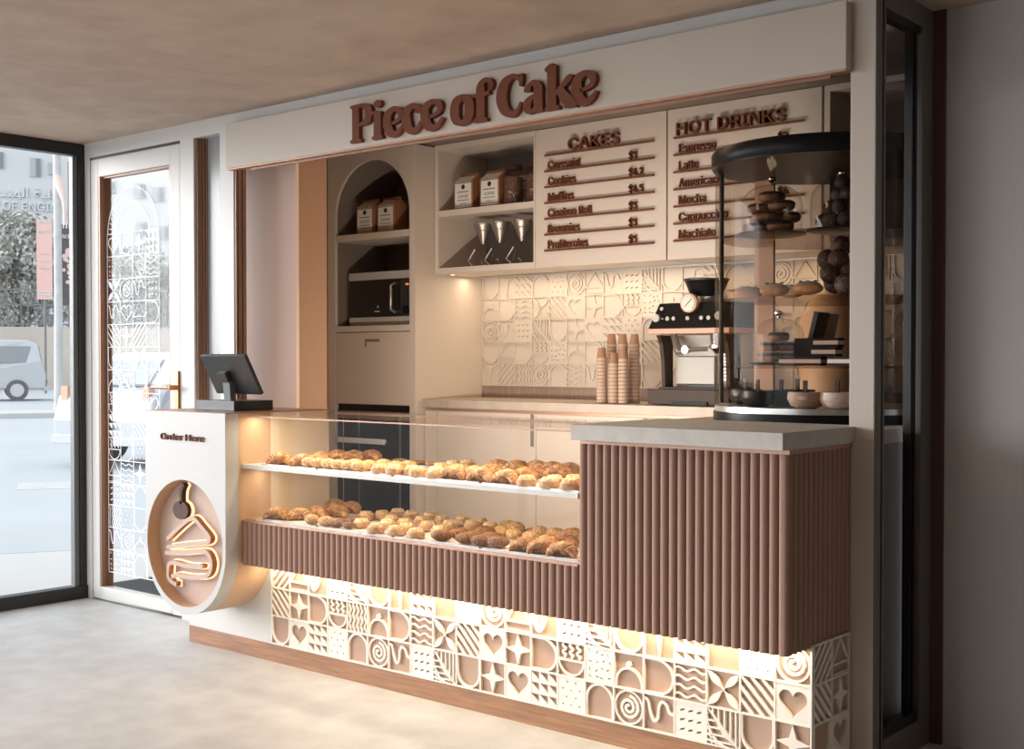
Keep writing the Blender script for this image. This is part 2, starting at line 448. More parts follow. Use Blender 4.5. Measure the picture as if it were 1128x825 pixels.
def text(mb, s, x, z, size, T, depth, sx=1., off=0, d0=0, fnt='Inter.woff2', center=False, width=None):
    vs, fs = textmesh(s, fnt, off)
    if not vs: return
    x0 = min(v[0] for v in vs); x1 = max(v[0] for v in vs)
    if width: sx = width/((x1-x0)*size)
    cx = -((x0+x1)/2*size*sx) if center else -x0*size*sx
    solid2d(([(x+cx+v[0]*size*sx, z+v[1]*size) for v in vs], fs), d0, depth, lambda u, v, w: T(u, v, w), mb)

# ------------------------------------------------------------------ tile motifs, unit square, list of ('r',pts,width[,closed]) / ('p',poly)
def circ(cx, cy, r, n=24, a0=0, a1=2*pi):
    return [(cx+r*cos(a0+(a1-a0)*i/n), cy+r*sin(a0+(a1-a0)*i/n)) for i in range(n if abs(a1-a0-2*pi) < 1e-6 else n+1)]
def heart(cx, cy, s, n=36):
    return [(cx+s*16*sin(t)**3/17, cy+s*(13*cos(t)-5*cos(2*t)-2*cos(3*t)-cos(4*t))/17) for t in (2*pi*i/n for i in range(n))]
SQ = [(0, 0), (1, 0), (1, 1), (0, 1)]
LW = .055
def motif(k):
    st = []; pl = []; plate = None
    if k == 'diagd':                       # falling stripes
        for c in (-.62, -.31, 0, .31, .62):
            pts = [(x, 1-x+c) for x in (max(0, c), min(1, 1+c))]; st.append((pts, .085))
    elif k == 'diagu':
        for c in (-.62, -.31, 0, .31, .62):
            pts = [(x, x+c) for x in (max(0, -c), min(1, 1-c))]; st.append((pts, .085))
    elif k == 'star':
        P = []
        for i in range(8):
            r = .47 if i % 2 == 0 else .15; P.append((.5+r*sin(i*pi/4), .5+r*cos(i*pi/4)))
        pl.append(P)
    elif k == 'tstar':
        pl.append([(.0, .95), (1, .95), (.62, .80), (.55, .45), (.5, 0), (.45, .45), (.38, .80)])
    elif k == 'dee': st.append(([(0, .97)]+[(.45+.5*sin(t), .5+.47*cos(t)) for t in (pi*i/14 for i in range(15))]+[(0, .03)], LW*1.3))
    elif k == 'arch': st.append(([(.04, 0)]+[(.5-.46*cos(t), .5+.46*sin(t)) for t in (pi*i/14 for i in range(15))]+[(.96, 0)], LW*1.3))
    elif k == 'you': st.append(([(.04, 1)]+[(.5-.46*cos(t), .5-.46*sin(t)) for t in (pi*i/14 for i in range(15))]+[(.96, 1)], LW*1.3))
    elif k == 'heart': plate = [heart(.5, .53, .42)]
    elif k == 'tris':
        plate = [[(c/3+.01, (r+1)/3-.03), (c/3+.31, (r+1)/3-.03), (c/3+.31, r/3+.05)] for r in range(3) for c in range(3)]
    elif k == 'dashes':
        plate = []
        for r in range(3):
            for c in range(3):
                x, y = .25+.26*c, .24+.26*r; plate.append([(x-.08, y-.05), (x+.06, y-.01), (x+.08, y+.05), (x-.06, y+.01)])
    elif k == 'dots': plate = [circ(x, y, .03, 6) for x, y in ((.2, .2), (.5, .2), (.8, .2), (.33, .42), (.66, .42), (.2, .65), (.5, .62), (.8, .65), (.36, .85), (.66, .85))]
    elif k == 'sprinkles':
        rd = random.Random(5); plate = []
        for r in range(4):
            for c in range(4):
                x, y, t = .17+.22*c+rd.uniform(-.04, .04), .15+.23*r+rd.uniform(-.04, .04), rd.uniform(0, pi)
                a, b = .055*cos(t), .055*sin(t); e, f = -.016*sin(t), .016*cos(t)
                plate.append([(x-a-e, y-b-f), (x+a-e, y+b-f), (x+a+e, y+b+f), (x-a+e, y-b+f)])
    elif k == 'wavesh':
        for y in (.15, .38, .62, .85): st.append(([(x/20, y+.045*sin(x/20*4*pi)) for x in range(21)], LW))
    elif k == 'wavesv':
        for x in (.12, .31, .5, .69, .88): st.append(([(x+.04*sin(y/20*6*pi), y/20) for y in range(21)], LW))
    elif k == 'wavesmile':
        for x in (.24, .5, .76): st.append(([(x+.06*sin(y/14*4*pi), .55+.4*y/14) for y in range(15)], LW*1.2))
        st.append((([(.02, .48), (.98, .48)]), LW)); st.append(([(.5-.44*cos(t), .47-.42*sin(t)) for t in (pi*i/14 for i in range(15))], LW))
    elif k == 'spiral':
        st.append((circ(.5, .5, .46, 28)+[(.96, .5)], LW)); st.append(([(.5+(.04+.3*t/26)*cos(t*.5+1), .5+(.04+.3*t/26)*sin(t*.5+1)) for t in range(27)], LW*1.5))
    elif k == 'cloche':
        st.append(([(.06, 0)]+[(.5-.44*cos(t), .12+.46*sin(t)) for t in (pi*i/14 for i in range(15))]+[(.94, 0)], LW*1.2)); pl.append(circ(.5, .68, .09, 10))
    elif k == 'squig': st.append((catmull([(0, .85), (.14, .82), (.22, .5), (.32, .3), (.45, .36), (.5, .7), (.6, .84), (.74, .78), (.84, .58), (1, .56)], 5), LW*1.5))
    elif k == 'blob': st.append((catmull([(.1, .9), (.14, .45), (.3, .2), (.46, .45), (.5, .75), (.7, .8), (.9, .9)], 5), LW*3))
    elif k == 'petals':
        for a in (pi/4, 3*pi/4, 5*pi/4, 7*pi/4):
            P = [(.08+.58*t/8, .10*sin(pi*t/8)) for t in range(9)]; P += [(x, -y) for x, y in P[::-1]]
            pl.append([(.5+x*cos(a)-y*sin(a), .5+x*sin(a)+y*cos(a)) for x, y in P])
            st.append(([(.5, .5), (.5+.68*cos(a), .5+.68*sin(a))], .02))
    elif k == 'leaf':
        st.append(([(.0, .98), (.98, 0)], LW)); 
        for q in (.18, .36, .54, .72, .88):
            st.append(([(0, 1-q), (max(q-.12, 0), 1-q)], LW*.8)); st.append(([(q, 1), (q, 1-q)], LW*.8)); st.append(([(q, 1-q), (.98-(1-q)*.55, .0+(1-q)*.35)], LW*.8))
            st.append(([(0, 1-q), (q*.9, .0)], LW*.6))
    elif k == 'tent':
        st.append(([(.04, .32), (.5, .97), (.96, .32)], LW)); st.append(([(0, .32), (1, .32)], LW)); st.append(([(0, .06), (1, .06)], LW*.5))
    elif k == 'solid': plate = []
    return st, pl, plate
FRONT = [('diagu', 'diagd', 'you'), ('tent', 'star', 'heart'), ('blob', 'dee', 'tris'), ('dashes', 'wavesmile', 'dots'), ('leaf', 'wavesv', 'arch'),
         ('you', 'cloche', 'spiral'), ('tstar', 'dee', 'squig'), ('tris', 'wavesh', 'dashes'), ('none', 'petals', 'leaf'), ('dots', 'diagd', 'you'),
         ('spiral', 'heart', 'star'), ('tent', 'star', 'heart'), ('blob', 'dee', 'tris'), ('dashes', 'wavesmile', 'dots'), ('leaf', 'sprinkles', 'arch'),
         ('you', 'cloche', 'spiral'), ('tstar', 'dee', 'squig'), ('tris', 'wavesh', 'dashes'), ('none', 'petals', 'leaf'), ('dots', 'diagd', 'you'),
         ('spiral', 'heart', 'star')]
_pl = {}
def put_tile(mb, k, x, z, s, T, d, line=False):
    st, pl, plate = motif(k)
    X = lambda p: (x+p[0]*s, z+p[1]*s)
    clip = lambda p: (min(max(p[0], 0), 1), min(max(p[1], 0), 1))
    if plate is not None:
        if line:
            for P in plate:
                if k == 'heart': mb.ribbon([X(p) for p in P], .045*s, 0, d, T, closed=True)
                else: mb.prism([X(p) for p in P], 0, d, T)
        else:
            if k not in _pl: _pl[k] = curve_fill([SQ]+plate)
            solid2d(([X(v) for v in _pl[k][0]], _pl[k][1]), 0, d, T, mb)
    e = d*.012
    for q, (pts, w) in enumerate(st):
        mb.ribbon([X(clip(p)) for p in pts], w*s*(.6 if line else 1), 0, d+e*(q+1), T)
    for q, P in enumerate(pl): mb.prism([X(p) for p in P], 0, d+e*(q+7), T)
def grid_lines(mb, x0, z0, nx, nz, s, T, d, w=.05):
    for i in range(nx+1): mb.box(x0+i*s-w*s/2, x0+i*s+w*s/2, z0, z0+nz*s, 0, d*1.15, T)
    for j in range(nz+1): mb.box(x0, x0+nx*s, z0+j*s-w*s/2, z0+j*s+w*s/2, 0, d*1.17, T)

# ================================================================== ROOM SHELL
FY = 3.815; CEIL = 2.571
struct(bx('floor', 'floor', WINX, 3.6, -3.6, FY, -.06, 0)); struct(bx('floor_side', 'floor', -1.7095, 3.6, FY, 4.42, -.06, 0)); struct(bx('floor_sill', 'floor', WINX, -5.721, FY, FY+.075, -.06, 0))
struct(bx('floor_kiosk', 'stone_back', -5.72, -1.71, FY, 5.62, -.06, 0))
struct(bx('ceiling', 'ceiling', WINX-.12, 3.6, -3.6, 4.42, CEIL, CEIL+.1))
m = MB(); m.box(WINX, -2.9, -3.7, -3.6, 0, .10); m.box(WINX, -2.9, -3.7, -3.6, 2.46, CEIL); m.box(-2.9, 3.6, -3.7, -3.6, 0, CEIL); struct(m.build('wall_rear', 'greige'))
m = MB()
for x in (WINX, -4.7, -2.96): m.box(x, x+.06, -3.68, -3.61, .10, 2.46)
m = struct(m.build('added_window_4', 'black')); bx('glass_pane', 'win_glass', WINX+.06, -2.96, -3.655, -3.65, .1, 2.46, m)  # unseen rear glazing, added to let frontal daylight fill the room
struct(bx('wall_east', 'greige_shaded', 3.6, 3.7, -3.7, 4.4, 0, CEIL))
# facade frame (one white lacquered front, with openings for door, sidelight and counter)
f = MB()
D0, D1 = FY, FY+.07
f.box(WINX, -5.057, D0, D1, 2.489, CEIL); f.box(-5.057, -1.71, D0, D1, 2.53, CEIL)      # head
f.box(WINX, -6.367, D0, D1, 0, 2.489)                                                    # left stile
f.box(-5.507, -5.388, D0, D1, 0, 2.489)                                                  # between door and sidelight
f.box(-5.167, -5.057, D0, D1, 0, 2.489)                                                  # right of sidelight
f.box(-5.388, -5.167, D0, D1, 0, .09)
f.box(-5.057, -1.797, D0, D1, 2.36, 2.531)                                               # behind the fascia
struct(f.build('wall_front', 'white'))
struct(bx('wall_column', 'fascia', -1.797, -1.71, FY, 3.88, 0, CEIL, bevel=.003))
# white door leaf with glass
d = thing('door_1', None, None, (-5.94, FY, 0))
d['kind'] = 'structure'
L = MB(); DX0, DX1 = -6.362, -5.512
L.box(DX0, -6.289, D0+.002, D0+.06, .012, 2.476); L.box(-5.596, DX1, D0+.002, D0+.06, .012, 2.476)
L.box(-6.289, -5.596, D0+.002, D0+.06, 2.375, 2.476); L.box(-6.289, -5.596, D0+.002, D0+.06, .012, .078)
L.build('leaf_frame', 'white', d, .003)
L = MB()
for x in (-6.289, -5.611): L.box(x, x+.015, D0+.004, D0+.064, .078, 2.375)
for i in range(4): L.box(-6.274+i*.006, -6.270+i*.006, D0+.03+i*.008, D0+.064, .078, 2.375)
L.box(-6.289, -5.596, D0+.02, D0+.06, 2.367, 2.375)
L.build('glazing_bead', 'brownframe', d)
bx('glass_pane', 'win_glass', -6.274, -5.611, D0+.04, D0+.045, .078, 2.367, d)
L = MB(); T = FR(D0+.0395); g = .1253; gx = -6.257; gz = .161
DOOR = ['sprinkles tris arch arch', 'squig spiral cloche diagd', 'wavesv dots you wavesh', 'dashes tris arch dots', 'tent wavesh star you', 'wavesmile dee dots heart',
        'tris wavesv diagd leaf', 'wavesmile wavesmile spiral heart', 'cloche leaf you arch', 'you sprinkles petals cloche', 'diagd star diagu wavesv', 'squig heart tent dee',
        'petals spiral squig dashes', 'sprinkles none you wavesh', 'heart you star tris']
for j, row in enumerate(DOOR):
    for i, k in enumerate(row.split()): put_tile(L, k, gx+i*g, gz+j*.1262, g, T, .001, True)
grid_lines(L, gx, gz, 4, 15, g, lambda u, v, w: T(u, gz+(v-gz)*.1262/g, w), .001, .035)
zt = gz+15*.1262
for r in (.245, .16): L.ribbon([(gx+2*g+r*cos(t), zt+r*sin(t)) for t in (pi*i/24 for i in range(25))], .006, 0, .001, T)
for i in range(1, 7): a = pi-i*.13; L.ribbon([(gx+2*g+.17*cos(a), zt+.17*sin(a)), (gx+2*g+.235*cos(a), zt+.235*sin(a))], .004, 0, .001, T)
L.build('vinyl_pattern', 'vinyl', d)
h = MB(); hx, hz = at(196, 430, 'y', FY)[0], at(197, 431, 'y', FY)[2]
h.box(hx-.018, hx+.018, D0-.012, D0+.002, hz-.105, hz+.105); h.lathe([(.013, 0), (.013, .05)], (hx, D0-.06, hz+.02), 14, 'y')
h.tube([(hx, D0-.055, hz+.02), (hx-.03, D0-.058, hz+.02), (hx-.15, D0-.055, hz+.02)], .0095, 12)
h.build('door_handle', 'bronze_side', d, .002)
struct(bx('trim_door_head', 'black', -6.367, -5.512, FY-.001, FY+.05, 2.476, 2.489))
# sidelight
w = MB(); w.box(-5.386, -5.372, FY+.012, FY+.069, .09, 2.488)
for i in range(3): w.box(-5.372+i*.011, -5.364+i*.011, FY+.028+i*.01, FY+.069, .09, 2.488)
sl = struct(bx('window_2', 'frost', -5.372, -5.17, FY+.055, FY+.06, .09, 2.488)); w.build('window_frame', 'brownframe', sl)
# brown profiles on the left jamb of the counter opening
w = MB()
for i in range(5): w.box(-5.057, -5.043+.004*(i % 2), FY+.004+.0135*i, FY+.013+.0135*i, 1.118, 2.36)
struct(w.build('trim_1', 'brownframe'))
struct(bx('trim_2', 'black', -5.057, -5.05, FY+.002, FY+.07, 1.118, 2.36))

# left window wall
fr = MB()
def wb(y0, y1, z0, z1, x0=WINX-.06, x1=WINX+.0): fr.box(x0, x1, y0, y1, z0, z1)
wb(-3.6, FY, 2.502, CEIL-.003); wb(-3.6, FY, .0, .072, WINX-.06, WINX+.012); wb(3.775, FY, .07, 2.502, WINX-.06, WINX+.001)
for y in (-3.6, -.98, 1.45): wb(y, y+.06, .07, 2.502)
w1 = struct(fr.build('window_1', 'black', None, .002))
bx('glass_pane', 'win_glass', WINX-.035, WINX-.03, -3.55, 3.776, .07, 2.505, w1)
g2 = MB(); g2.box(WINX-.05, WINX-.012, 3.745, 3.776, .072, 2.502); g2.build('window_bead', 'grey_profile', w1)

# right of the kiosk: side frame with a tall pane, brown jamb and grey wall
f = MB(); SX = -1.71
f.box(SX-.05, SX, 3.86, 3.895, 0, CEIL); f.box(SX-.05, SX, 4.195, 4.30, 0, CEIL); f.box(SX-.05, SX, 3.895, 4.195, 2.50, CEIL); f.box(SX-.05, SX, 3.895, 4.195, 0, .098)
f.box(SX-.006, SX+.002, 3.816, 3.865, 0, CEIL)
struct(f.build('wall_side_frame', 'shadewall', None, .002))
w3 = MB()
for y in (3.895, 4.155): w3.box(SX-.045, SX-.008, y, y+.012, .098, 2.5)
w3.box(SX-.04, SX-.012, 4.135, 4.142, .098, 2.5); w3.box(SX-.045, SX-.008, 3.895, 4.195, 2.475, 2.5); w3.box(SX-.045, SX-.008, 3.895, 4.195, .098, .13)
w3 = struct(w3.build('window_3', 'black'))
bx('glass_pane', 'win_glass', SX-.035, SX-.03, 3.9, 4.19, .1, 2.49, w3)
struct(bx('trim_3', 'brownjamb', SX+.001, -1.668, 4.285, 4.33, 0, CEIL))
struct(bx('wall_right', 'dirtywall', -1.67, 3.6, 4.30, 4.42, 0, CEIL))

# kiosk interior shell
struct(bx('wall_kiosk_back', 'greige', -5.72, -1.71, 5.50, 5.62, 0, CEIL+.08))
struct(bx('wall_kiosk_left', 'tan', -5.78, -5.70, 4.10, 5.62, 0, CEIL+.08)); struct(bx('added_window_5', 'win_glass', -5.50, -5.494, 3.886, 4.099, 0, CEIL))  # unseen side pane added so daylight brightens the pink pier
struct(bx('wall_kiosk_right', 'greige_shaded', -1.79, -1.76, 4.42, 5.62, 0, CEIL+.08))
struct(bx('wall_kiosk_right_low', 'greige_shaded', -1.79, -1.761, 3.89, 4.42, 0, .09))
struct(bx('ceiling_kiosk', 'greige_shaded', -5.78, -1.76, 4.42, 5.62, CEIL-.01, CEIL+.08))
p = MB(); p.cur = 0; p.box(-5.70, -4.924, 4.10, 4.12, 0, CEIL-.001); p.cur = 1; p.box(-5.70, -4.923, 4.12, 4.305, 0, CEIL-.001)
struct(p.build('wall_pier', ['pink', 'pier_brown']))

# fascia board with the shop name
fa = thing('fascia_board', 'long off-white fascia board above the counter opening', 'sign board', (-3.42, 3.77, 2.293))
bx('board', 'fascia', -5.057, -1.791, 3.77, FY-.001, 2.293, 2.512, fa, .002)
bx('copper_edge', 'copper', -5.057, -1.795, 3.774, FY-.002, 2.286, 2.2925, fa)
bx('light_track', 'brownframe', -4.9, -1.86, 3.80, 3.812, 2.276, 2.2855, fa)

# lettering: chunky soft serif drawn as strokes of changing width, one child per letter
def stroke(P, k=7):
    c = catmull(P, k); return [(a[0], a[1]) for a in c], [a[2] for a in c]
GL = {
 'P': (.62, [[(.17, .0, .21), (.17, .12, .19), (.17, .5, .19), (.17, .9, .19), (.17, 1, .2)], [(.02, .03, .06), (.17, .035, .07), (.32, .03, .06)], [(.02, .965, .05), (.2, .96, .07), (.38, .95, .09), (.5, .86, .17), (.53, .72, .2), (.5, .57, .17), (.38, .48, .09), (.22, .45, .04)]]),
 'i': (.38, [[(.18, 0, .24), (.18, .1, .2), (.18, .6, .19), (.18, .72, .2)], [(.02, .03, .06), (.18, .035, .07), (.34, .03, .06)], [(.03, .69, .05), (.1, .70, .07), (.2, .70, .05)]]),
 'e': (.56, [[(.2, .33, .05), (.34, .36, .07), (.47, .45, .1), (.47, .6, .14), (.36, .7, .1), (.25, .69, .12), (.13, .56, .19), (.12, .34, .22), (.2, .12, .19), (.34, .05, .11), (.46, .12, .09), (.55, .26, .06)]]),
 'c': (.54, [[(.44, .50, .17), (.44, .58, .17), (.38, .68, .1), (.27, .69, .11), (.14, .57, .19), (.12, .36, .22), (.2, .12, .18), (.34, .05, .11), (.45, .12, .09), (.52, .26, .07)]]),
 'o': (.60, [[(.3, .69, .1), (.16, .58, .19), (.12, .36, .22), (.16, .15, .19), (.3, .04, .1), (.44, .15, .19), (.48, .36, .22), (.44, .58, .19), (.3, .69, .1)]]),
 'f': (.46, [[(.2, 0, .24), (.2, .1, .2), (.2, .5, .19), (.2, .8, .19), (.24, .94, .13), (.34, 1.0, .09), (.43, .93, .12), (.42, .84, .15), (.38, .82, .12)], [(.04, .03, .06), (.2, .035, .07), (.36, .03, .06)], [(.0, .655, .06), (.2, .66, .07), (.42, .68, .06)]]),
 'C': (.70, [[(.58, .69, .05), (.6, .84, .08), (.615, .99, .05)], [(.60, .80, .07), (.5, .92, .08), (.37, .95, .1), (.2, .8, .2), (.13, .5, .24), (.2, .2, .2), (.37, .05, .11), (.5, .1, .08), (.6, .3, .06)]]),
 'a': (.64, [[(.12, .52, .15), (.13, .58, .15), (.2, .68, .09), (.32, .70, .12), (.42, .58, .19), (.42, .35, .2), (.43, .10, .2), (.435, .0, .22)], [(.36, .42, .05), (.24, .36, .1), (.13, .24, .18), (.14, .1, .16), (.25, .04, .08), (.36, .14, .05)], [(.36, .035, .06), (.45, .035, .06), (.57, .035, .05)]]),
 'k': (.72, [[(.17, .0, .22), (.17, .12, .19), (.17, .6, .19), (.17, .95, .19), (.17, 1.03, .18)], [(.02, .94, .06), (.12, 1.0, .1), (.2, 1.03, .08)], [(.02, .03, .06), (.17, .035, .07), (.34, .03, .06)], [(.26, .34, .06), (.4, .5, .09), (.56, .66, .12), (.64, .71, .05)], [(.36, .44, .14), (.46, .25, .19), (.60, .08, .2), (.605, .0, .22)], [(.46, .03, .06), (.6, .03, .07), (.74, .03, .05)]]),
}
sg = thing('shop_sign', 'brown raised lettering reading Piece of Cake on the fascia', 'sign', (-3.45, 3.77, 2.311))
capz = .163
def letter(ch, x0, x1, sz=capz):
    wd, strokes = GL[ch]; T = FR(3.7695); mb = MB(); s = (x1-x0)/wd
    for n_, st in enumerate(strokes):
        pts, ww = stroke(st); mb.ribbon([(x0+p[0]*s, 2.312+p[1]*sz) for p in pts], [q*(1.24 if q > .12 else 1.2)*min(s, sz*1.15) for q in ww], 0, .022+.0004*n_, T)
    if ch == 'i': mb.prism([(x0+.19*s+.115*s*cos(t), 2.312+.93*sz+.1*sz*sin(t)) for t in (2*pi*i/20 for i in range(20))], 0, .022, T)
    return mb.build('letter', 'brown_letter', sg)
def zx(u): return at(380+.266*u, 110, 'y', 3.75)[0]
for ch, a, b in (('P', 20, 112), ('i', 110, 162), ('e', 158, 242), ('c', 236, 318), ('e', 312, 406), ('o', 434, 537), ('f', 528, 606), ('C', 627, 748), ('a', 738, 832), ('k', 826, 958), ('e', 938, 1042)):
    letter(ch, zx(a), zx(b))

# ================================================================== FRONT COUNTER
PY = 3.54; CX = -1.786; SY = 3.378; SL = -2.58; LL = -4.43
bb = thing('tiled_counter', 'low counter base clad in cream relief tiles with wooden plinth', 'counter', (-3.4, PY, 0))
bx('carcass', 'white', -5.045, CX-.012, PY+.012, FY-.002, .078, .46, bb)
bx('white_end_panel', 'white', -5.045, -4.42, PY, PY+.011, .078, .46, bb)
bx('wood_plinth', 'wood', -5.045, CX-.002, PY-.003, PY+.2, 0, .078, bb)
bx('side_plinth', 'wood', CX-.1, CX-.002, PY+.2, FY-.002, 0, .078, bb)
bx('tile_ground', 'tile_back', -4.42, CX-.006, PY+.006, PY+.0118, .078, .46, bb)
t = MB(); s = (CX+4.42)/21; z0 = .46-3*s; T = FR(PY+.006)
for i, col in enumerate(FRONT):
    for j in range(3): 
        k = col[2-j]
        if k != 'none': put_tile(t, k, -4.42+i*s, z0+j*s, s, T, .011)
grid_lines(t, -4.42, z0, 21, 3, s, T, .011)
t.build('relief_tiles', 'tile_top', bb)
bx('side_ground', 'tile_back', CX-.0118, CX-.006, PY+.006, FY-.002, .078, .46, bb)
t = MB(); T = SD(CX-.006)
for i, col in enumerate((('diagu', 'diagd', 'you'), ('tent', 'star', 'heart'))):
    for j in range(3): put_tile(t, col[2-j], PY+.007+i*s, z0+j*s, s, T, .009)
grid_lines(t, PY+.007, z0, 2, 3, s, T, .009)
t.build('side_relief_tiles', 'tile_top', bb)

def fluted(mb, u0, u1, z0, z1, T, n, dep=.0155):
    p = (u1-u0)/n; prof = []
    for i in range(n):
        a = u0+i*p; prof.append((a, 0)); prof.append((a+.04*p, 0))
        for k in range(9): tt = pi*k/8; prof.append((a+.52*p-.47*p*cos(tt), .0005+dep*sin(tt)))
        prof.append((a+.99*p, 0))
    m = len(prof); vs = [T(u, z0, w) for u, w in prof]+[T(u, z1, w) for u, w in prof]
    mb.add(vs, [(i, i+1, m+i+1, m+i) for i in range(m-1)], False)
    vs = [T(u0, z0, -.001)]+[T(u, z0, w) for u, w in prof]+[T(u1, z0, -.001)]
    for zz in (z0, z1):
        q = [T(u0, zz, -.001)]+[T(u, zz, w) for u, w in prof]+[T(u1, zz, -.001)]; mb.add(q, [tuple(range(len(q)))])
FD = .0165
cb = thing('counter_cabinet', 'fluted mocha counter cabinet under the grey stone worktop', 'counter', (-2.18, SY, .46))
bx('carcass', 'fluted', SL+.002, CX-FD, SY+FD, FY-.003, .46, 1.064, cb)
m = MB(); fluted(m, SL, CX-.004, .455, 1.066, FR(SY+FD), 24); m.lathe([(.014, .455), (.014, 1.066)], (CX-.015, SY+.015, 0), 16)
m.build('fluted_front', 'fluted', cb)
m = MB(); fluted(m, SY+.012, FY-.004, .455, 1.066, SD(CX-FD), 13); m.build('fluted_side', 'fluted', cb)
bx('copper_trim', 'copper', SL+.006, CX+.002, SY+.006, FY-.003, 1.066, 1.0805, cb)
tag(MB().box(-2.571, CX+.01, 3.328, 3.90, 1.081, 1.134).build('stone_worktop', 'stone', None, .002), 'thick grey stone worktop slab on the fluted cabinet at the front', 'worktop')
bx('return_base', 'greige_shaded', -2.75, -1.80, 3.91, 5.49, 0, 1.06)
ro = bpy.data.objects['return_base']; ro.name = 'return_cabinet'; tag(ro, 'plain cabinet carrying the round glass merchandiser', 'cabinet')
tag(bx('return_worktop', 'stone_back', -2.78, -1.80, 3.905, 5.494, 1.0605, 1.111), 'worktop slab under the round glass merchandiser', 'worktop')

# glazed pastry display
CZ = 1.118; CB = 3.884
pc = thing('pastry_display_case', 'long glazed pastry display between order desk and fluted cabinet', 'display case', (-3.5, SY, .455))
m = MB(); fluted(m, LL, SL-.001, .455, .642, FR(SY+FD), 55); m.build('fluted_apron', 'fluted', pc)
bx('apron_cap', 'copper', LL+.001, SL-.001, SY+.002, SY+.03, .643, .650, pc)
bx('carcass', 'fluted', LL+.001, SL-.001, SY+.016, CB, .458, .640, pc)
bx('deck', 'shelfwhite', LL+.06, SL-.001, SY+.032, CB, .641, .655, pc)
bx('deck_end', 'tan', LL+.001, LL+.059, SY+.032, CB, .641, .655, pc)
bx('shelf', 'shelfwhite', LL+.001, SL-.001, SY+.004, CB-.01, .876, .895, pc)
bx('front_glass', 'case_glass', LL+.001, SL-.001, SY+.0, SY+.003, .651, CZ-.01, pc)
bx('top_glass', 'case_glass', LL+.001, SL-.001, SY, CB, CZ-.005, CZ, pc)
bx('back_rail', 'copper', LL+.001, SL-.001, CB-.008, CB, CZ-.018, CZ-.0095, pc)
bx('glass_joint', 'bronze_side', -4.325, -4.3235, CB-.006, CB-.003, .66, CZ-.018, pc)
bx('led_channel', 'copper', LL+.03, SL-.01, SY+.015, SY+.03, CZ-.016, CZ-.0105, pc)

# order desk: extruded stadium shape with a round recess
OX0, OX1, OY = -5.035, -4.43, 3.293; ocx = (OX0+OX1)/2; orr = (OX1-OX0)/2; ocz = .512
od = thing('order_desk', 'white order desk with rounded bottom and round cake emblem', 'desk', (ocx, OY, ocz-orr))
outer = [(OX0, CZ), (OX0, ocz)]+[(ocx-orr*cos(t), ocz-orr*sin(t)) for t in (pi*i/40 for i in range(1, 40))]+[(OX1, ocz), (OX1, CZ)]
hz0, hr = .5275, .287
hole = circ(ocx-.004, hz0, hr, 56)
vf = curve_fill([outer, hole])
m = MB(); T = FR(OY)
solid2d(vf, -.07, 0, T, m)
m.build('front_panel', 'desk_white', od)
m = MB(); m.prism(outer, -.247, -.0705, T)
b = m.build('body', 'tan', od)
m = MB(); m.box(OX0, OX1, 3.541, CB, .47, CZ); m.build('rear_body', 'cream', od)
m = MB(); m.box(OX0, OX1+.0005, OY+.001, CB, CZ+.0003, CZ+.003); m.build('desk_top', 'brownframe', od)
m = MB(); pts = circ(ocx-.004, hz0, hr+.0005, 56); m.prism(pts, -.0700, -.066, T); m.build('emblem_panel', 'emblem', od)
m = MB(); m.ribbon(circ(ocx-.004, hz0, hr-.0005, 56), .002, -.066, -.001, T, closed=True); m.build('recess_lining', 'tan', od)
tx = MB(); a = at(178, 483, 'y', OY); bq = at(225.5, 486.5, 'y', OY)
text(tx, 'Order Here', a[0], a[2]-.002, .056, T, .008, width=bq[0]-a[0], off=.001)
tx.build('order_here_lettering', 'brown_letter', od)
em = MB(); ha = MB(); sd_ = MB(); stm = MB(); TE = FR(OY+.066)
def E2(u, v): q = at(160+.194*u, 520+.194*v, 'y', OY+.05); return (q[0], q[2])
paths = [[(238, 66), (226, 95), (221, 130), (222, 178)],
         [(140, 378), (190, 330), (240, 285), (275, 262), (300, 268), (335, 310), (372, 355), (382, 378), (365, 398), (320, 404), (220, 412), (140, 425)],
         [(130, 455), (230, 455), (340, 448), (378, 470), (392, 520), (380, 570), (345, 592), (270, 595), (200, 585), (165, 590)],
         [(340, 522), (330, 536), (250, 530), (180, 512), (152, 520), (146, 560), (150, 600), (178, 628), (195, 632)]]
for i, P in enumerate(paths):
    c = catmull([E2(*p) for p in P], 6); wd = .020
    if i == 0: stm.ribbon(c, .018, .012, .036, TE); ha.ribbon(c, .021, .0005, .003, TE); continue
    em.ribbon(c, wd, .032, .034, TE); sd_.ribbon(c, wd-.0006, .008, .0318, TE); ha.ribbon(c, wd+.009, .0005, .003, TE)
cen = E2(220, 214)
m = MB(); m.prism([(cen[0]+.058*cos(t), cen[1]+.042*sin(t)) for t in (2*pi*i/24 for i in range(24))], .016, .036, TE)
ha.prism([(cen[0]+.060*cos(t), cen[1]+.0445*sin(t)) for t in (2*pi*i/24 for i in range(24))], .0005, .004, TE)
ce = em.build('cake_emblem', 'emblem', od); m.build('cherry', 'bronze', ce); ha.build('backlight', 'halo', ce); sd_.build('stroke_edge', 'bronze_side', ce); stm.build('cherry_stem', 'bronze', ce)

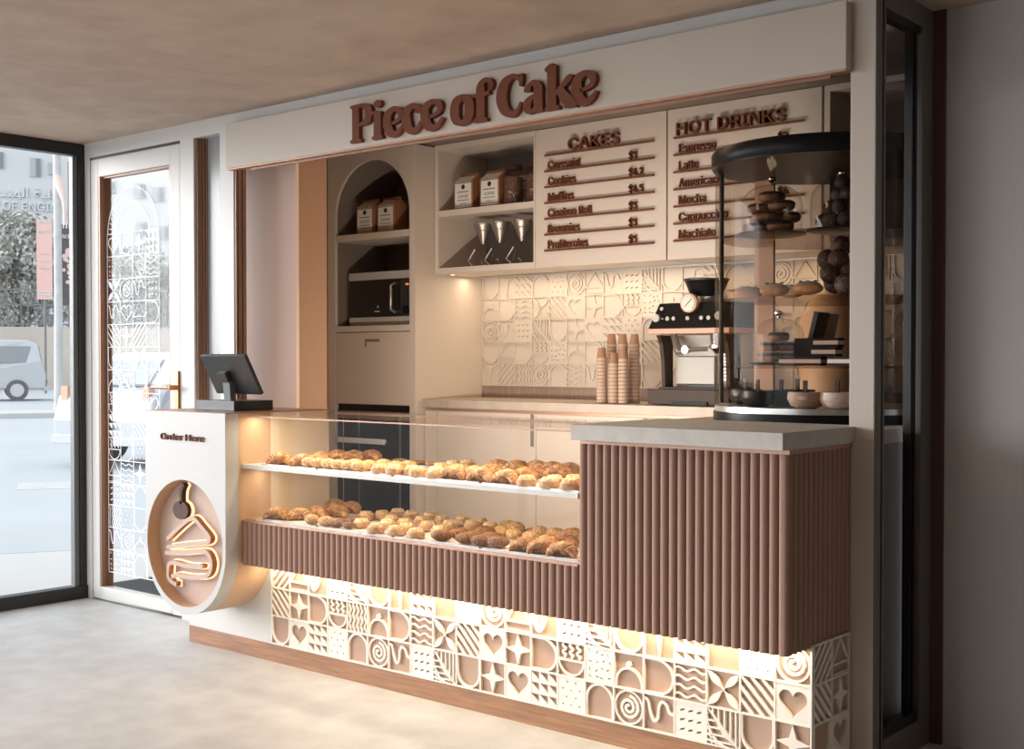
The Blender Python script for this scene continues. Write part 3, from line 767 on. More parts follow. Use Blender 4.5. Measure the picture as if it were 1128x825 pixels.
# tablet terminal
tb = thing('tablet_terminal', 'black point-of-sale tablet on stand seen from behind', 'tablet', (-4.7, 3.55, CZ+.003))
bx('stand_base', 'dark', -4.861, -4.574, 3.45, 3.67, CZ+.0035, CZ+.048, tb, .002)
def TT(u, v, w):                       # u along X, v up the tablet, w behind (-Y side)
    a = atan2(.177, -.095); q = (cos(a), sin(a)); nrm = (-sin(a), cos(a))
    return (u, 3.545+v*q[0]+w*nrm[0], 1.203+v*q[1]+w*nrm[1])
MB().box(-4.81, -4.48, 0, .201, 0, .018, TT).build('tablet', 'dark', tb, .003)
MB().box(-4.80, -4.49, .01, .191, -.001, 0, TT).build('screen', 'black_gloss', tb)
n = MB(); n.box(-4.70, -4.64, .075, .125, .018, .045, TT); n.build('hinge', 'dark', tb, .003)
n = MB(); n.prism([(3.485, 1.165), (3.515, 1.165), (3.50, 1.315), (3.47, 1.315)], -.025, .025, lambda u, v, w: (-4.67+w, u, v)); n.build('neck', 'grey_profile', tb, .002)

# ================================================================== BACK RUN OF CABINETS
TY = 4.93; TX0, TX1 = -5.63, -4.90; RX0, RX1 = -5.565, -4.945; rc = (RX0+RX1)/2; rr = (RX1-RX0)/2
tc = thing('tall_cabinet', 'tall greige cabinet with arched niche holding coffee bags and microwave', 'cabinet', (rc, TY, 0))
nar = [(RX0, 1.55), (RX0, 2.19)]+[(rc-rr*cos(t), 2.19+rr*sin(t)) for t in (pi*i/32 for i in range(1, 32))]+[(RX1, 2.19), (RX1, 1.55)]
m = MB(); T = FR(TY)
solid2d(curve_fill([[(TX0, 0), (TX1, 0), (TX1, CEIL-.02), (TX0, CEIL-.02)], nar, [(RX0, .10), (RX1, .10), (RX1, 1.515), (RX0, 1.515)]]), -.02, 0, T, m)
m.box(TX0, TX0+.02, TY+.0205, 5.498, 0, CEIL-.02); m.box(TX1-.04, TX1, TY+.0205, 5.498, 0, CEIL-.02)
m.build('carcass', 'greige', tc)
m = MB(); m.ribbon(nar, .01, -.42, -.0205, T); m.box(RX0, RX1, TY+.42, TY+.43, 1.5, CEIL-.03); m.build('niche_lining', 'greige_shaded', tc)
bx('shelf', 'greige', RX0+.006, RX1-.006, TY+.003, TY+.418, 2.046, 2.084, tc, .001)
bx('shelf', 'greige', RX0+.006, RX1-.006, TY+.003, TY+.418, 1.516, 1.549, tc, .001)
dr = bx('door', 'greige', RX0+.003, RX1-.003, TY+.002, TY+.02, 1.096, 1.511, tc, .001)
m = MB(); m.box(-5.31, -5.19, TY+.0005, TY+.004, 1.456, 1.472); m.box(-5.31, -5.299, TY+.0005, TY+.004, 1.428, 1.4558); m.build('notch_handle', 'greige_shaded', dr)
bx('gap_shadow', 'black', RX0+.002, RX1-.002, TY+.03, TY+.06, .10, 1.094, tc)
wf = thing('wine_cooler', 'built-in dark glass cooler with steel bar handle in the tall cabinet', 'cooler', (rc, TY, .11))
bx('body', 'black', RX0+.012, RX1-.012, TY+.022, TY+.029, .11, 1.06, wf)
bx('glass_door', 'dark_glass', RX0+.014, RX1-.014, TY+.004, TY+.0215, .12, 1.058, wf, .002)
m = MB(); 
for x in (-5.37, -5.03): m.box(x, x+.012, TY+.001, TY+.0035, .12, 1.055)
m.build('door_frame', 'grey_profile', wf)
m = MB(); m.box(-5.50, -5.11, TY-.045, TY-.03, .872, .902); m.box(-5.47, -5.455, TY-.03, TY+.003, .88, .895); m.box(-5.15, -5.135, TY-.03, TY+.003, .88, .895); m.build('bar_handle', 'shelfwhite', wf)

# microwave
MX0, MX1, MY = -5.50, RX1-.012, 4.985
mw = thing('microwave', 'black glass microwave with steel bands and bar handle in the niche', 'microwave', (-5.19, MY, 1.551))
bx('body', 'dark', MX0, MX1, MY+.02, MY+.36, 1.552, 1.862, mw, .003)
bx('door_glass', 'dark_glass', MX0, -5.075, MY, MY+.0195, 1.602, 1.815, mw)
bx('control_panel', 'dark', -5.072, MX1, MY, MY+.0195, 1.602, 1.815, mw)
for z in ((1.553, 1.600), (1.817, 1.861)): 
    bx('steel_band', 'band_grey', MX0, -5.0745, MY-.002, MY+.0195, *z, mw); bx('steel_band', 'band_grey', -5.0725, MX1, MY-.002, MY+.0195, *z, mw)
m = MB(); hx = -5.115; m.tube([(hx, MY-.002, 1.625), (hx, MY-.035, 1.64), (hx, MY-.035, 1.775), (hx, MY-.002, 1.79)], .0085, 10); m.build('handle', 'steel', mw)
m = MB(); m.lathe([(.024, 0), (.022, .018)], (-5.015, MY-.018, 1.636), 20, 'y'); m.build('dial', 'black_gloss', mw)
m = MB()
for r in range(2):
    for c in range(3): m.box(-5.048+c*.03, -5.036+c*.03, MY-.002, MY-.0002, 1.693+r*.053, 1.707+r*.053)
m.lathe([(.01, 0), (.01, .003)], (-5.013, MY-.0032, 1.722), 12, 'y'); m.build('button', 'ink', mw)
m = MB(); text(m, '000', -5.03, 1.776, .022, FR(MY-.0002), .0015, sx=.9); m.build('display_digits', 'orange_led', mw)
m = MB(); text(m, '8', -5.262, 1.653, .026, FR(MY-.0002), .001); text(m, 'Electrolux', -5.285, 1.630, .013, FR(MY-.0002), .001); m.build('maker_mark', 'white_ink', mw)

# coffee bag
def coffee_bag(x, y, z, label, group, sc=1, dark=False):
    t = thing('coffee_bag', label, 'coffee bag', (x, y, z), 0, group)
    w, dp, h = .062*sc, .045*sc, .165*sc
    m = MB(); pr = [(-dp, 0), (dp, 0), (dp, h*.82), (.004, h), (-.004, h), (-dp, h*.82)]
    m.prism(pr, -w, w, lambda u, v, q: (x+q, y+u, z+v)); m.box(x-w, x+w, y-.004, y+.004, z+h, z+h+.012*sc)
    m.build('bag', 'kraft', t, .002)
    m = MB(); lw = w*.86; yf = y-dp-.0006
    m.box(x-lw, x+lw, yf-.0006, yf, z+.012, z+h*.80)
    s2 = (dp-.004)/(h*.18)
    m.prism([(-dp, h*.82), (-.006, h*.985), (-.0065, h*.992), (-dp-.001, h*.823)], -lw, lw, lambda u, v, q: (x+q, y+u-.0008, z+v+.0008)); m.build('label', 'label', t)
    m = MB(); T = FR(yf-.0006)
    m.prism(circ(x, z+h*.66, .012*sc, 12), 0, .0005, T); m.box(x-.009*sc, x+.009*sc, z+h*.60, z+h*.62, 0, .0005, T)
    for zz, hh, ww in ((.50, .03, .7), (.26, .025, .75), (.17, .015, .4)): 
        for q in range(6): m.box(x-lw*ww+q*lw*ww/3, x-lw*ww+(q+.7)*lw*ww/3, z+h*zz, z+h*(zz+hh), 0, .0005, T)
    m.box(x-lw, x+lw, z+h*.095, z+h*.11, 0, .0005, T); m.box(x-lw, x+lw, z+h*.765, z+h*.785, 0, .0005, T)
    text(m, 'COFFEE', x, z+h*.34, .026*sc, T, .0005, width=lw*1.25, center=True, off=.004)
    m.build('label_print', 'ink', t)
    return t
NZ = 2.0845
g1 = 'coffee bags in the arched niche'
# bag widths come from the photograph: fronts near the shelf edge
b1 = coffee_bag(-5.36, 5.03, NZ, 'brown coffee bag with white label, front left in the arched niche', g1, 1.15)
b2 = dup(b1, (-5.185, 5.03, NZ), 0, 'brown coffee bag with white label, front right in the arched niche')
b3 = dup(b1, (-5.28, 5.2, NZ), 0, 'dark coffee bag standing behind the front left bag in the niche')
b4 = dup(b1, (-5.09, 5.2, NZ), 0, 'dark coffee bag standing behind the front right bag in the niche')

# wall cabinets
UY = 5.08; UZ0 = 1.836; UZ1 = 2.558
op = thing('open_shelf_cabinet', 'open wall shelf with coffee bags, bean jars and drip brewers', 'cabinet', (-4.53, UY, UZ0))
m = MB(); m.box(-4.893, -4.864, UY, 5.498, UZ0, UZ1); m.box(-4.172, -4.160, UY, 5.498, UZ0, UZ1)
m.box(-4.8638, -4.1722, UY, 5.498, 2.53, UZ1); m.box(-4.8638, -4.1722, UY, 5.498, UZ0, 1.868); m.build('carcass', 'greige', op)
bx('shelf', 'greige', -4.8635, -4.1725, UY+.002, 5.485, 2.156, 2.190, op)
bx('back_panel', 'greige_shaded', -4.8635, -4.1725, 5.486, 5.497, 1.869, 2.529, op)
for (a, b, nm) in ((-4.158, -3.341, 'wall cabinet door panel carrying the CAKES menu'), (-3.333, -2.527, 'wall cabinet door panel carrying the HOT DRINKS menu')):
    t = thing('wall_cabinet', nm, 'cabinet', ((a+b)/2, UY, UZ0))
    bx('door', 'greige', a, b, UY, UY+.018, UZ0, UZ1, t, .0015); bx('carcass', 'greige', a+.001, b-.001, UY+.019, 5.498, UZ0+.001, UZ1, t)
rs = thing('corner_shelf_cabinet', 'open greige shelf cabinet right of the HOT DRINKS menu', 'cabinet', (-2.2, UY, UZ0))
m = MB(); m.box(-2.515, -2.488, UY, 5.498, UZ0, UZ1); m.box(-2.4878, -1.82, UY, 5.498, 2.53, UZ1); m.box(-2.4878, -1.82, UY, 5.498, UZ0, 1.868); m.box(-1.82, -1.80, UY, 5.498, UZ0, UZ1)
m.build('carcass', 'greige', rs); bx('back_panel', 'greige_shaded', -2.4875, -1.8205, 5.486, 5.497, 1.869, 2.529, rs)

# menus: raised letters, lines and prices
def menu(title, items, prices, px0, px1, hl, hr, step, nm, lab, tw, hx0, hx1, ix, prx):
    t = thing(nm, lab, 'menu', (0, UY, 2), 0); T = FR(UY-.0005)
    A = at(px0, hl, 'y', UY); B = at(px1, hr, 'y', UY); X0, X1 = A[0], B[0]; ztop = (A[2]+B[2])/2
    A2 = at(px0, hl+step*len(items), 'y', UY); dz = (ztop-A2[2])/len(items)
    t.location = ((X0+X1)/2, UY, ztop-dz*len(items))
    m = MB(); text(m, title, hx0, ztop+.012, .112, T, .022, width=hx1-hx0, off=.003); m.build('title', 'brown_letter', t)
    for i in range(len(items)+1):
        z = ztop-dz*i; m = MB(); m.tube([(X0, UY-.012, z), (X1, UY-.012, z)], .0055, 8)
        for x in (X0+.02, X1-.02): m.box(x-.003, x+.003, UY-.012, UY-.0005, z-.003, z+.003)
        m.build('line', 'brown_letter', t)
        if i:
            m = MB(); text(m, items[i-1], ix, z+.010, .080, T, .014, sx=tw); m.build('item_name', 'brown_letter', t)
            m = MB(); text(m, prices[i-1], prx, z+.010, .068, T, .016, sx=.85, off=.003); m.build('price', 'brown_letter', t)
    return t
X = lambda px: at(px, 220, 'y', UY)[0]
menu('CAKES', ['Crossaint', 'Cookies', 'Muffins', 'Cinabon Roll', 'Brownies', 'Profiteroles'], ['$3', '$4.2', '$4.5', '$3', '$3', '$5'],
     601.5, 721.9, 171.7, 155.6, 17.45, 'cakes_menu', 'raised brown CAKES price list with six items', .86, X(628), X(683.5), X(605), X(694))
menu('HOT DRINKS', ['Espresso', 'Latte', 'Americano', 'Mocha', 'Cappuccino', 'Machiato'], ['$2', '$3', '$3', '$4', '$4', '$4'],
     743.7, 887.7, 152.2, 133.3, 18.9, 'hot_drinks_menu', 'raised brown HOT DRINKS price list partly behind the merchandiser', .86, X(747), X(866.5), X(749), X(858))

# open shelf contents
q1 = 'coffee bags on the open wall shelf'
b5 = dup(b1, (-4.71, 5.17, 2.1905), 0, 'brown coffee bag with white label, left one on the open shelf', q1)
b6 = dup(b1, (-4.515, 5.17, 2.1905), 0, 'brown coffee bag with white label beside the bean jars', q1)
b7 = dup(b1, (-4.62, 5.34, 2.1905), 0, 'dark coffee bag behind the left bag on the open shelf', q1)
b8 = dup(b1, (-4.43, 5.34, 2.1905), 0, 'dark coffee bag behind the bag beside the bean jars', q1)
def jar(x, y, z, label):
    t = thing('bean_jar', label, 'jar', (x, y, z), 0, 'bean jars on the open wall shelf')
    m = MB(); m.lathe([(.044, .004), (.051, .008), (.051, .150)], (x, y, z), 26); m.build('coffee_beans', 'beans', t)
    m = MB(); m.lathe([(.048, 0), (.055, .006), (.055, .160), (.046, .178), (.046, .192)], (x, y, z), 26); m.build('glass_body', 'clear', t)
    m = MB(); m.lathe([(.047, .192), (.050, .194), (.050, .214), (.047, .218)], (x, y, z), 26); m.build('lid', 'darkbrown', t)
    return t
j1 = jar(at(565.5, 200, 'y', 5.16)[0], 5.16, 2.1905, 'glass jar of coffee beans beside the white-labelled bag')
j2 = dup(j1, (-4.232, 5.17, 2.1905), 0, 'glass jar of coffee beans at the shelf end, nearest the CAKES door')
def brewer(x, y, z, label):
    t = thing('drip_brewer', label, 'coffee dripper', (x, y, z), 0, 'drip brewers on the lower open shelf')
    m = MB(); m.lathe([(.055, 0), (.058, .004), (.034, .11), (.015, .13), (.018, .15)], (x, y, z), 24); m.build('carafe', 'clear', t)
    m = MB(); m.lathe([(.010, .128), (.053, .232), (.056, .240), (.056, .244), (.05, .240)], (x, y, z), 24); m.lathe([(.042, .2), (.044, .203), (.041, .206)], (x, y, z), 24); m.build('steel_cone', 'steel_dark', t)
    m = MB(); m.tube([(x-.036, y-.03, z+.10), (x-.075, y-.045, z+.035), (x-.045, y-.04, z+.01)], .003, 8); m.build('handle', 'shelfwhite', t)
    return t
r1 = brewer(at(532.5, 260, 'y', 5.2)[0], 5.2, 1.8685, 'steel drip brewer on glass carafe, the one nearest the tall cabinet')
dup(r1, (at(551, 260, 'y', 5.2)[0], 5.2, 1.8685), 0, 'steel drip brewer on glass carafe, middle of the three')
dup(r1, (at(575, 260, 'y', 5.2)[0], 5.2, 1.8685), 0, 'steel drip brewer on glass carafe, the one nearest the CAKES door')

# base cabinets, worktop, backsplash
bc = thing('base_cabinet', 'greige base cabinet below the back worktop', 'cabinet', (-3.6, 5.0, 0))
bx('carcass', 'greige', -4.895, -2.80, 5.02, 5.498, .1, 1.075, bc)
xs = [-4.895, -4.80, -4.09, -3.38, -2.80]
for a, b in zip(xs, xs[1:]):
    dd = bx('door', 'greige', a+.0015, b-.0015, 5.0, 5.019, .12, 1.070, bc, .001)
    if b-a > .2: bx('notch_handle', 'greige_shaded', b-.035, b-.012, 4.998, 4.9995, .90, 1.069, dd)
bx('kickboard', 'darkbrown', -4.895, -2.80, 5.06, 5.07, 0, .1, bc)
bx('shadow_gap', 'copper', -4.89, -2.80, 5.001, 5.4, 1.0715, 1.087, bc)
tag(bx('back_worktop', 'stone_back', -4.887, -2.782, 4.97, 5.494, 1.0885, 1.1325, None, .002), 'long greige stone worktop along the tiled back wall', 'worktop')
sp = thing('backsplash', 'cream relief tiled backsplash below the wall cabinets', 'backsplash', (-3.4, 5.497, 1.133))
bx('wood_band', 'band', -4.895, -1.795, 5.488, 5.498, 1.1335, 1.204, sp)
bx('tile_ground', 'splash', -4.895, -1.795, 5.494, 5.4985, 1.2045, 1.835, sp)
BS = [('tstar', 'you', 'spiral', 'cloche', 'you'), ('diagu', 'tent', 'squig', 'dee', 'tstar'), ('wavesv', 'dee', 'dashes', 'wavesh', 'tris'), ('spiral', 'wavesmile', 'leaf', 'petals', 'arch'),
      ('arch', 'sprinkles', 'you', 'diagd', 'dots'), ('wavesh', 'cloche', 'star', 'heart', 'spiral'), ('squig', 'dee', 'heart', 'star', 'tent'), ('dots', 'petals', 'tris', 'dee', 'squig'),
      ('leaf', 'wavesh', 'dots', 'wavesmile', 'dashes'), ('you', 'diagd', 'arch', 'sprinkles', 'leaf')]
t = MB(); T = FR(5.4945)
for i in range(24):
    for j in range(5): put_tile(t, BS[i % 10][j], -4.895+i*.126, 1.2045+j*.126, .126, T, .009)
grid_lines(t, -4.895, 1.2045, 24, 5, .126, T, .009)
t.build('relief_tiles', 'splash', sp)
t = MB(); t.box(-4.86, -2.5, 5.385, 5.41, 1.828, 1.8355); tag(t.build('led_profile', 'steel'), 'slim light profile under the wall cabinets', 'light')
sl = MB(); sl.lathe([(.012, 0), (.012, .004)], (-4.83, 5.16, 1.8315), 12); sl = sl.build('downlight', 'halo'); tag(sl, 'tiny round downlight under the open wall shelf', 'light')

# stacked paper cups
m = MB(); m.lathe([(.0262, 0), (.0275, .003), (.0262, .006), (.0255, .008), (.0190, .064), (.0185, .066)], (0, 0, 0), 20)
cup0 = m.build('paper_cup', 'cup'); cup0.data.materials.append(M['cup_rim'])
m = MB(); m.lathe([(.0272, 0), (.0282, .002), (.0275, .006), (.0268, .0145)], (0, 0, 0), 20); slv = m.build('sleeve', 'cup_rim', None)
slv.parent = cup0; cup0['label'] = 'x'; cup0['category'] = 'cup'
WZ = 1.1327
stacks = [(662.9, 383, 5.12, 'the stack farthest left, front row'), (676, 389, 5.12, 'the shortest stack, front row middle'), (686.9, 384, 5.12, 'the front stack nearest the coffee machine'),
          (673.8, 368, 5.22, 'the tall rear stack behind the shortest one'), (686, 368, 5.22, 'the tall rear stack in the middle'), (698.8, 368, 5.22, 'the tall rear stack beside the coffee machine')]
names = ['leftmost front stack', 'shortest front stack', 'rightmost front stack', 'leftmost tall rear stack', 'middle tall rear stack', 'tall rear stack beside the coffee machine']
ORDC = ['first', 'second', 'third', 'fourth', 'fifth', 'sixth', 'seventh', 'eighth', 'ninth', 'tenth', '11th', '12th', '13th', '14th', '15th', '16th', '17th', '18th']
first = True
for (px, py, Y, _), nm in zip(stacks, names):
    p = at(px, py, 'y', Y); n = max(3, round((p[2]-WZ-.066)/.0185)+1); pitch = (p[2]-WZ-.066)/(n-1)
    for i in range(n):
        if i == n-1: lb = 'kraft paper cup on top of the '+nm
        else: lb = 'nested kraft cup, '+ORDC[i]+' from the bottom of the '+nm
        gp = 'paper cups in the '+nm
        if first: cup0.location = (p[0], Y, WZ); cup0['label'] = lb; cup0['group'] = gp; first = False
        else: dup(cup0, (p[0], Y, WZ+i*pitch), 0, lb, gp)

# ------------------------------------------------------------------ espresso machine
ex = thing('espresso_machine', 'steel and black espresso machine with round pressure gauge', 'coffee machine', (-3.215, 5.2, WZ))
EX0, EX1, EY = -3.44, -2.985, 5.12
bx('drip_base', 'darkbrown', EX0, EX1, EY-.05, EY+.27, WZ+.004, WZ+.078, ex, .003)
m = MB(); m.box(-3.30, -3.10, EY-.06, EY-.0505, WZ+.001, WZ+.02); m.build('tray_lip', 'black_gloss', ex)
bx('drip_tray', 'darkbrown', EX0+.06, EX1-.005, EY-.045, EY+.17, WZ+.0785, WZ+.088, ex, .002)
bx('rear_body', 'band_grey', EX0+.07, EX1-.02, EY+.10, EY+.26, WZ+.079, WZ+.34, ex, .003)
for sx in (EX0+.035, EX1-.055):
    m = MB(); prf = [(EY+.02, WZ+.079), (EY+.09, WZ+.079), (EY+.09, WZ+.34), (EY-.03, WZ+.34), (EY-.005, WZ+.30), (EY+.012, WZ+.22)]
    m.prism(prf, 0, .022, lambda u, v, w: (sx+w, u, v)); m.build('side_column', 'darkbrown', ex, .002)
m = MB()
vs = []
T3 = lambda x, y, z: (x, y, z)
bot = [(EX0+.002, EY-.05), (EX1, EY-.05), (EX1, EY+.26), (EX0+.002, EY+.26)]
top = [(EX0+.035, EY+.0), (EX1-.01, EY+.0), (EX1-.01, EY+.25), (EX0+.035, EY+.25)]
m.add([(x, y, WZ+.372) for x, y in bot]+[(x, y, WZ+.495) for x, y in top], [(0, 1, 5, 4), (1, 2, 6, 5), (2, 3, 7, 6), (3, 0, 4, 7), (4, 5, 6, 7), (3, 2, 1, 0)])
m.build('head', 'black_gloss', ex, .003)
bx('copper_fascia', 'copper', EX0, EX1+.002, EY-.054, EY+.26, WZ+.345, WZ+.371, ex, .002)
def onhead(u, v):   # point on sloping control face, v 0..1
    return (u, EY-.05+.05*v-.001, WZ+.372+.123*v)
def knob(name, u, v, r, mt, d=.012):
    p = onhead(u, v); m = MB(); m.lathe([(r, 0), (r*.95, d)], (p[0], p[1]-d, p[2]), 18, 'y'); return m.build(name, mt, ex)
knob('dial', -3.395, .42, .020, 'band_grey', .02); knob('dial', -3.045, .45, .020, 'band_grey', .02)
for u, v, r in ((-3.378, .78, .009), (-3.332, .38, .010), (-3.297, .38, .010), (-3.218, .38, .010), (-3.142, .38, .010), (-3.102, .38, .010), (-3.36, .38, .004)): knob('button', u, v, r, 'band_grey')
p = onhead(-3.215, .97); m = MB(); m.lathe([(.046, 0), (.046, .03), (.040, .034)], (p[0], p[1]-.036, p[2]), 28, 'y'); m.build('gauge_case', 'copper', ex)
m = MB(); m.lathe([(.038, 0), (.038, .003)], (p[0], p[1]-.0395, p[2]), 28, 'y'); gf = m.build('gauge_face', 'label', ex)
m = MB(); T = FR(p[1]-.0397); m.ribbon([(p[0]-.018, p[2]-.018), (p[0]+.02, p[2]+.02)], .004, 0, .001, T)
for i in range(11): a = -.7+i*.46; m.ribbon([(p[0]+.028*cos(a), p[2]+.028*sin(a)), (p[0]+.034*cos(a), p[2]+.034*sin(a))], .002, 0, .001, T)
m.build('needle', 'ink', gf)
m = MB(); m.lathe([(.085, .496), (.088, .525), (.07, .53)], (-3.20, EY+.13, WZ), 28); m.build('hopper_collar', 'steel', ex)
m = MB(); m.lathe([(.078, .531), (.105, .60), (.107, .602)], (-3.20, EY+.10, WZ), 28); m.build('bean_hopper', 'black_gloss', ex)
m = MB(); m.lathe([(.11, .6025), (.112, .612), (.09, .617)], (-3.20, EY+.10, WZ), 28); m.build('hopper_lid', 'dark', ex)
m = MB(); m.lathe([(.045, .29), (.05, .344)], (-3.08, EY+.03, WZ), 24); m.lathe([(.03, .25), (.055, .275), (.055, .289)], (-3.08, EY+.03, WZ), 24); m.build('brew_group', 'chrome', ex)
m = MB(); m.tube([(-3.13, EY+.0, WZ+.272), (-3.21, EY-.055, WZ+.268)], .011, 12); m.lathe([(.02, 0), (.022, .02)], (-3.212, EY-.075, WZ+.268), 20, 'y'); m.build('portafilter', 'steel', ex)
m = MB()
for i in range(3): m.tube([(-3.355+i*.0, EY+.05, WZ+.345), (-3.30+i*.012, EY+.01, WZ+.25)], .018-.004*i, 12)
m.build('grinder_chute', 'steel', ex)
m = MB()
for i in range(8): m.box(-3.12, EX1-.02, EY+.085, EY+.0995, WZ+.12+.017*i, WZ+.131+.017*i)
m.build('cup_rack', 'chrome', ex)
bx('steam_jug', 'band_grey', -3.36, -3.14, EY+.075, EY+.0985, WZ+.1, WZ+.235, ex, .004)

# ================================================================== ROUND GLASS MERCHANDISER
HX, HY, HZ, HR = -2.275, 4.62, 1.1112, .445
mc = thing('merchandiser', 'tall round glass pastry merchandiser with black lid and base', 'display case', (HX, HY, HZ))
def ring(z0, z1, r, r2=None, n=72): return MB().lathe([(r, z0), (r2 or r, z1)], (HX, HY, 0), n)
ring(HZ, HZ+.036, HR+.002).build('base', 'black_gloss', mc)
m = ring(HZ+.0365, HZ+.058, HR-.004); m.build('steel_band', 'steel', mc)
def zpx(py, front=True): 
    t = 5.07-HR*.97; return CAMZ+(397-py)/FPX*t
ztop = zpx(150.5); zl = zpx(171)
m = MB(); m.lathe([(HR-.02, zl-.001), (HR+.004, zl), (HR+.012, zl+.01), (HR+.012, ztop-.01), (HR+.004, ztop)], (HX, HY, 0), 72); m.build('lid', 'black_gloss', mc)
m = MB(); m.lathe([(HR-.004, HZ+.0585), (HR-.004, zl-.002)], (HX, HY, 0), 72); m.f = [f for f in m.f if len(f) == 4]; m.sm = m.sm[:len(m.f)]; m.mi = m.mi[:len(m.f)]
m.build('glass_cylinder', 'merch_glass', mc)
m = MB()
for a in (R(196), R(20), R(100)):
    m.tube([(HX+(HR-.016)*cos(a), HY+(HR-.016)*sin(a), HZ+.065), (HX+(HR-.016)*cos(a), HY+(HR-.016)*sin(a), zl-.002)], .010, 8)
m.build('post', 'black', mc)
SZ = [zpx(252.5), zpx(325), zpx(403)]
for z in SZ:
    m = MB(); m.lathe([(HR-.03, z-.010), (HR-.025, z-.008), (HR-.025, z-.002), (HR-.03, z)], (HX, HY, 0), 60); m.build('glass_shelf', 'merch_glass', mc)
DK = HZ+.0585
def hp(px, py, z):   # point on the horizontal plane z
    p = at(px, py, 'z', z); return p
# place by picture column at a given depth from the centre of the case
def mp(px, Y): return at(px, 300, 'y', Y)[0]

m = MB(); m.box(mp(831, 4.72), mp(852, 4.72), 4.72, 4.735, DK, zl-.003); m.build('rear_mullion', 'pier_brown', mc)
def cloche(x, y, z, r, h, label, cat='cake dome'):
    t = thing('glass_dome', label, cat, (x, y, z), 0, 'glass domes in the round merchandiser')
    m = MB(); m.lathe([(r*.95, .001), (r*1.12, .006), (r*1.13, .012), (r*1.06, .012)], (x, y, z), 32); m.build('plate', 'black_gloss', t)
    prof = [(r, .013), (r, h*.52)]+[(r*cos(a)**.8, h*.52+(h*.34)*sin(a)) for a in (pi/2*i/9 for i in range(1, 9))]+[(.012, h*.865)]
    m = MB(); m.lathe(prof, (x, y, z), 32); m.f = [f for f in m.f if len(f) == 4]; m.sm = m.sm[:len(m.f)]; m.mi = m.mi[:len(m.f)]; m.build('dome', 'clear', t)
    m = MB(); m.lathe([(.007, h*.86), (.006, h*.90), (.018, h*.94), (.018, h*.97), (.008, h)], (x, y, z), 16); m.build('knob', 'chrome', t)
    return t
def donut_proto(x, y, z, label, group):
    t = thing('donut', label, 'donut', (x, y, z), 0, group)
    def tor(m, R0, r, c, squash, a0, a1, k=20):
        vs = []; n = 10
        for i in range(k):
            A = 2*pi*i/k
            for j in range(n+1):
                b = a0+(a1-a0)*j/n; vs.append((c[0]+(R0+r*cos(b))*cos(A), c[1]+(R0+r*cos(b))*sin(A), c[2]+r*squash*sin(b)))
        m.add(vs, [(i*(n+1)+j, ((i+1) % k)*(n+1)+j, ((i+1) % k)*(n+1)+j+1, i*(n+1)+j+1) for i in range(k) for j in range(n)], True)
    m = MB(); tor(m, .033, .0205, (x, y, z+.0195), .9, 0, 2*pi); m.build('dough', 'donut', t)
    m = MB(); tor(m, .033, .0218, (x, y, z+.0205), .9, .25, pi-.25); m.build('chocolate_icing', 'glaze', t)
    return t
z = SZ[0]+.0005
A = (mp(850, 4.42), 4.42); B = (mp(927, 4.45), 4.45)
cloche(A[0], A[1], z, .118, .235, 'glass dome over stacked donuts on the top shelf')
cloche(B[0], B[1], z, .118, .235, 'glass dome over dark truffles on the top shelf')
dg = 'iced donuts under the top shelf dome'
lay = [(.060*cos(a), .060*sin(a), w) for w, aa in ((0, (-.5, 1.6, 3.7)), (.041, (-1.5, .6, 2.7)), (.082, (-.4, 2.9))) for a in aa] + [(0, 0, .123)]
d0 = None
for i, (u, v, w) in enumerate(lay):
    L = (A[0]+u, A[1]+v, z+.0125+w)
    lb = 'chocolate iced donut, topmost in the top shelf dome' if i == len(lay)-1 else 'chocolate iced donut in the '+('bottom', 'second', 'third')[i//3]+' layer of the top shelf dome, '+('right', 'rear', 'left')[i % 3]+' one'
    if d0 is None: d0 = donut_proto(*L, lb, dg)
    else: dup(d0, L, i*.7, lb, dg)
m = MB(); m.ball((0, 0, 0), .030, 18, 12, jit=.03); tr = m.build('chocolate_truffle', 'truffle_dark'); tag(tr, 'dark round truffle', 'truffle', 'dark truffles under the dome')
pile = [(.83*a_, .83*b_, c_) for a_, b_, c_ in [(-.075, -.035, 0), (-.02, -.07, 0), (.045, -.06, 0), (.085, 0, 0), (-.04, .02, 0), (.03, .01, 0), (-.045, -.03, .05), (.01, -.045, .05), (.055, -.01, .05), (0, .02, .05), (-.01, -.015, .10), (.035, -.02, .10), (.01, -.015, .145)]]
for i, (u, v, w) in enumerate(pile):
    L = (B[0]+u, B[1]+v, z+.0125+.0305+w)
    lb = 'dark truffle under the top shelf dome, '+('bottom layer left', 'bottom layer front left', 'bottom layer front right', 'bottom layer right', 'bottom layer rear left', 'bottom layer centre', 'second layer left', 'second layer front', 'second layer right', 'second layer rear', 'third layer left', 'third layer right', 'topmost')[i]+' one'
    if i == 0: tr.location = L; tr['label'] = lb
    else: dup(tr, L, i, lb)
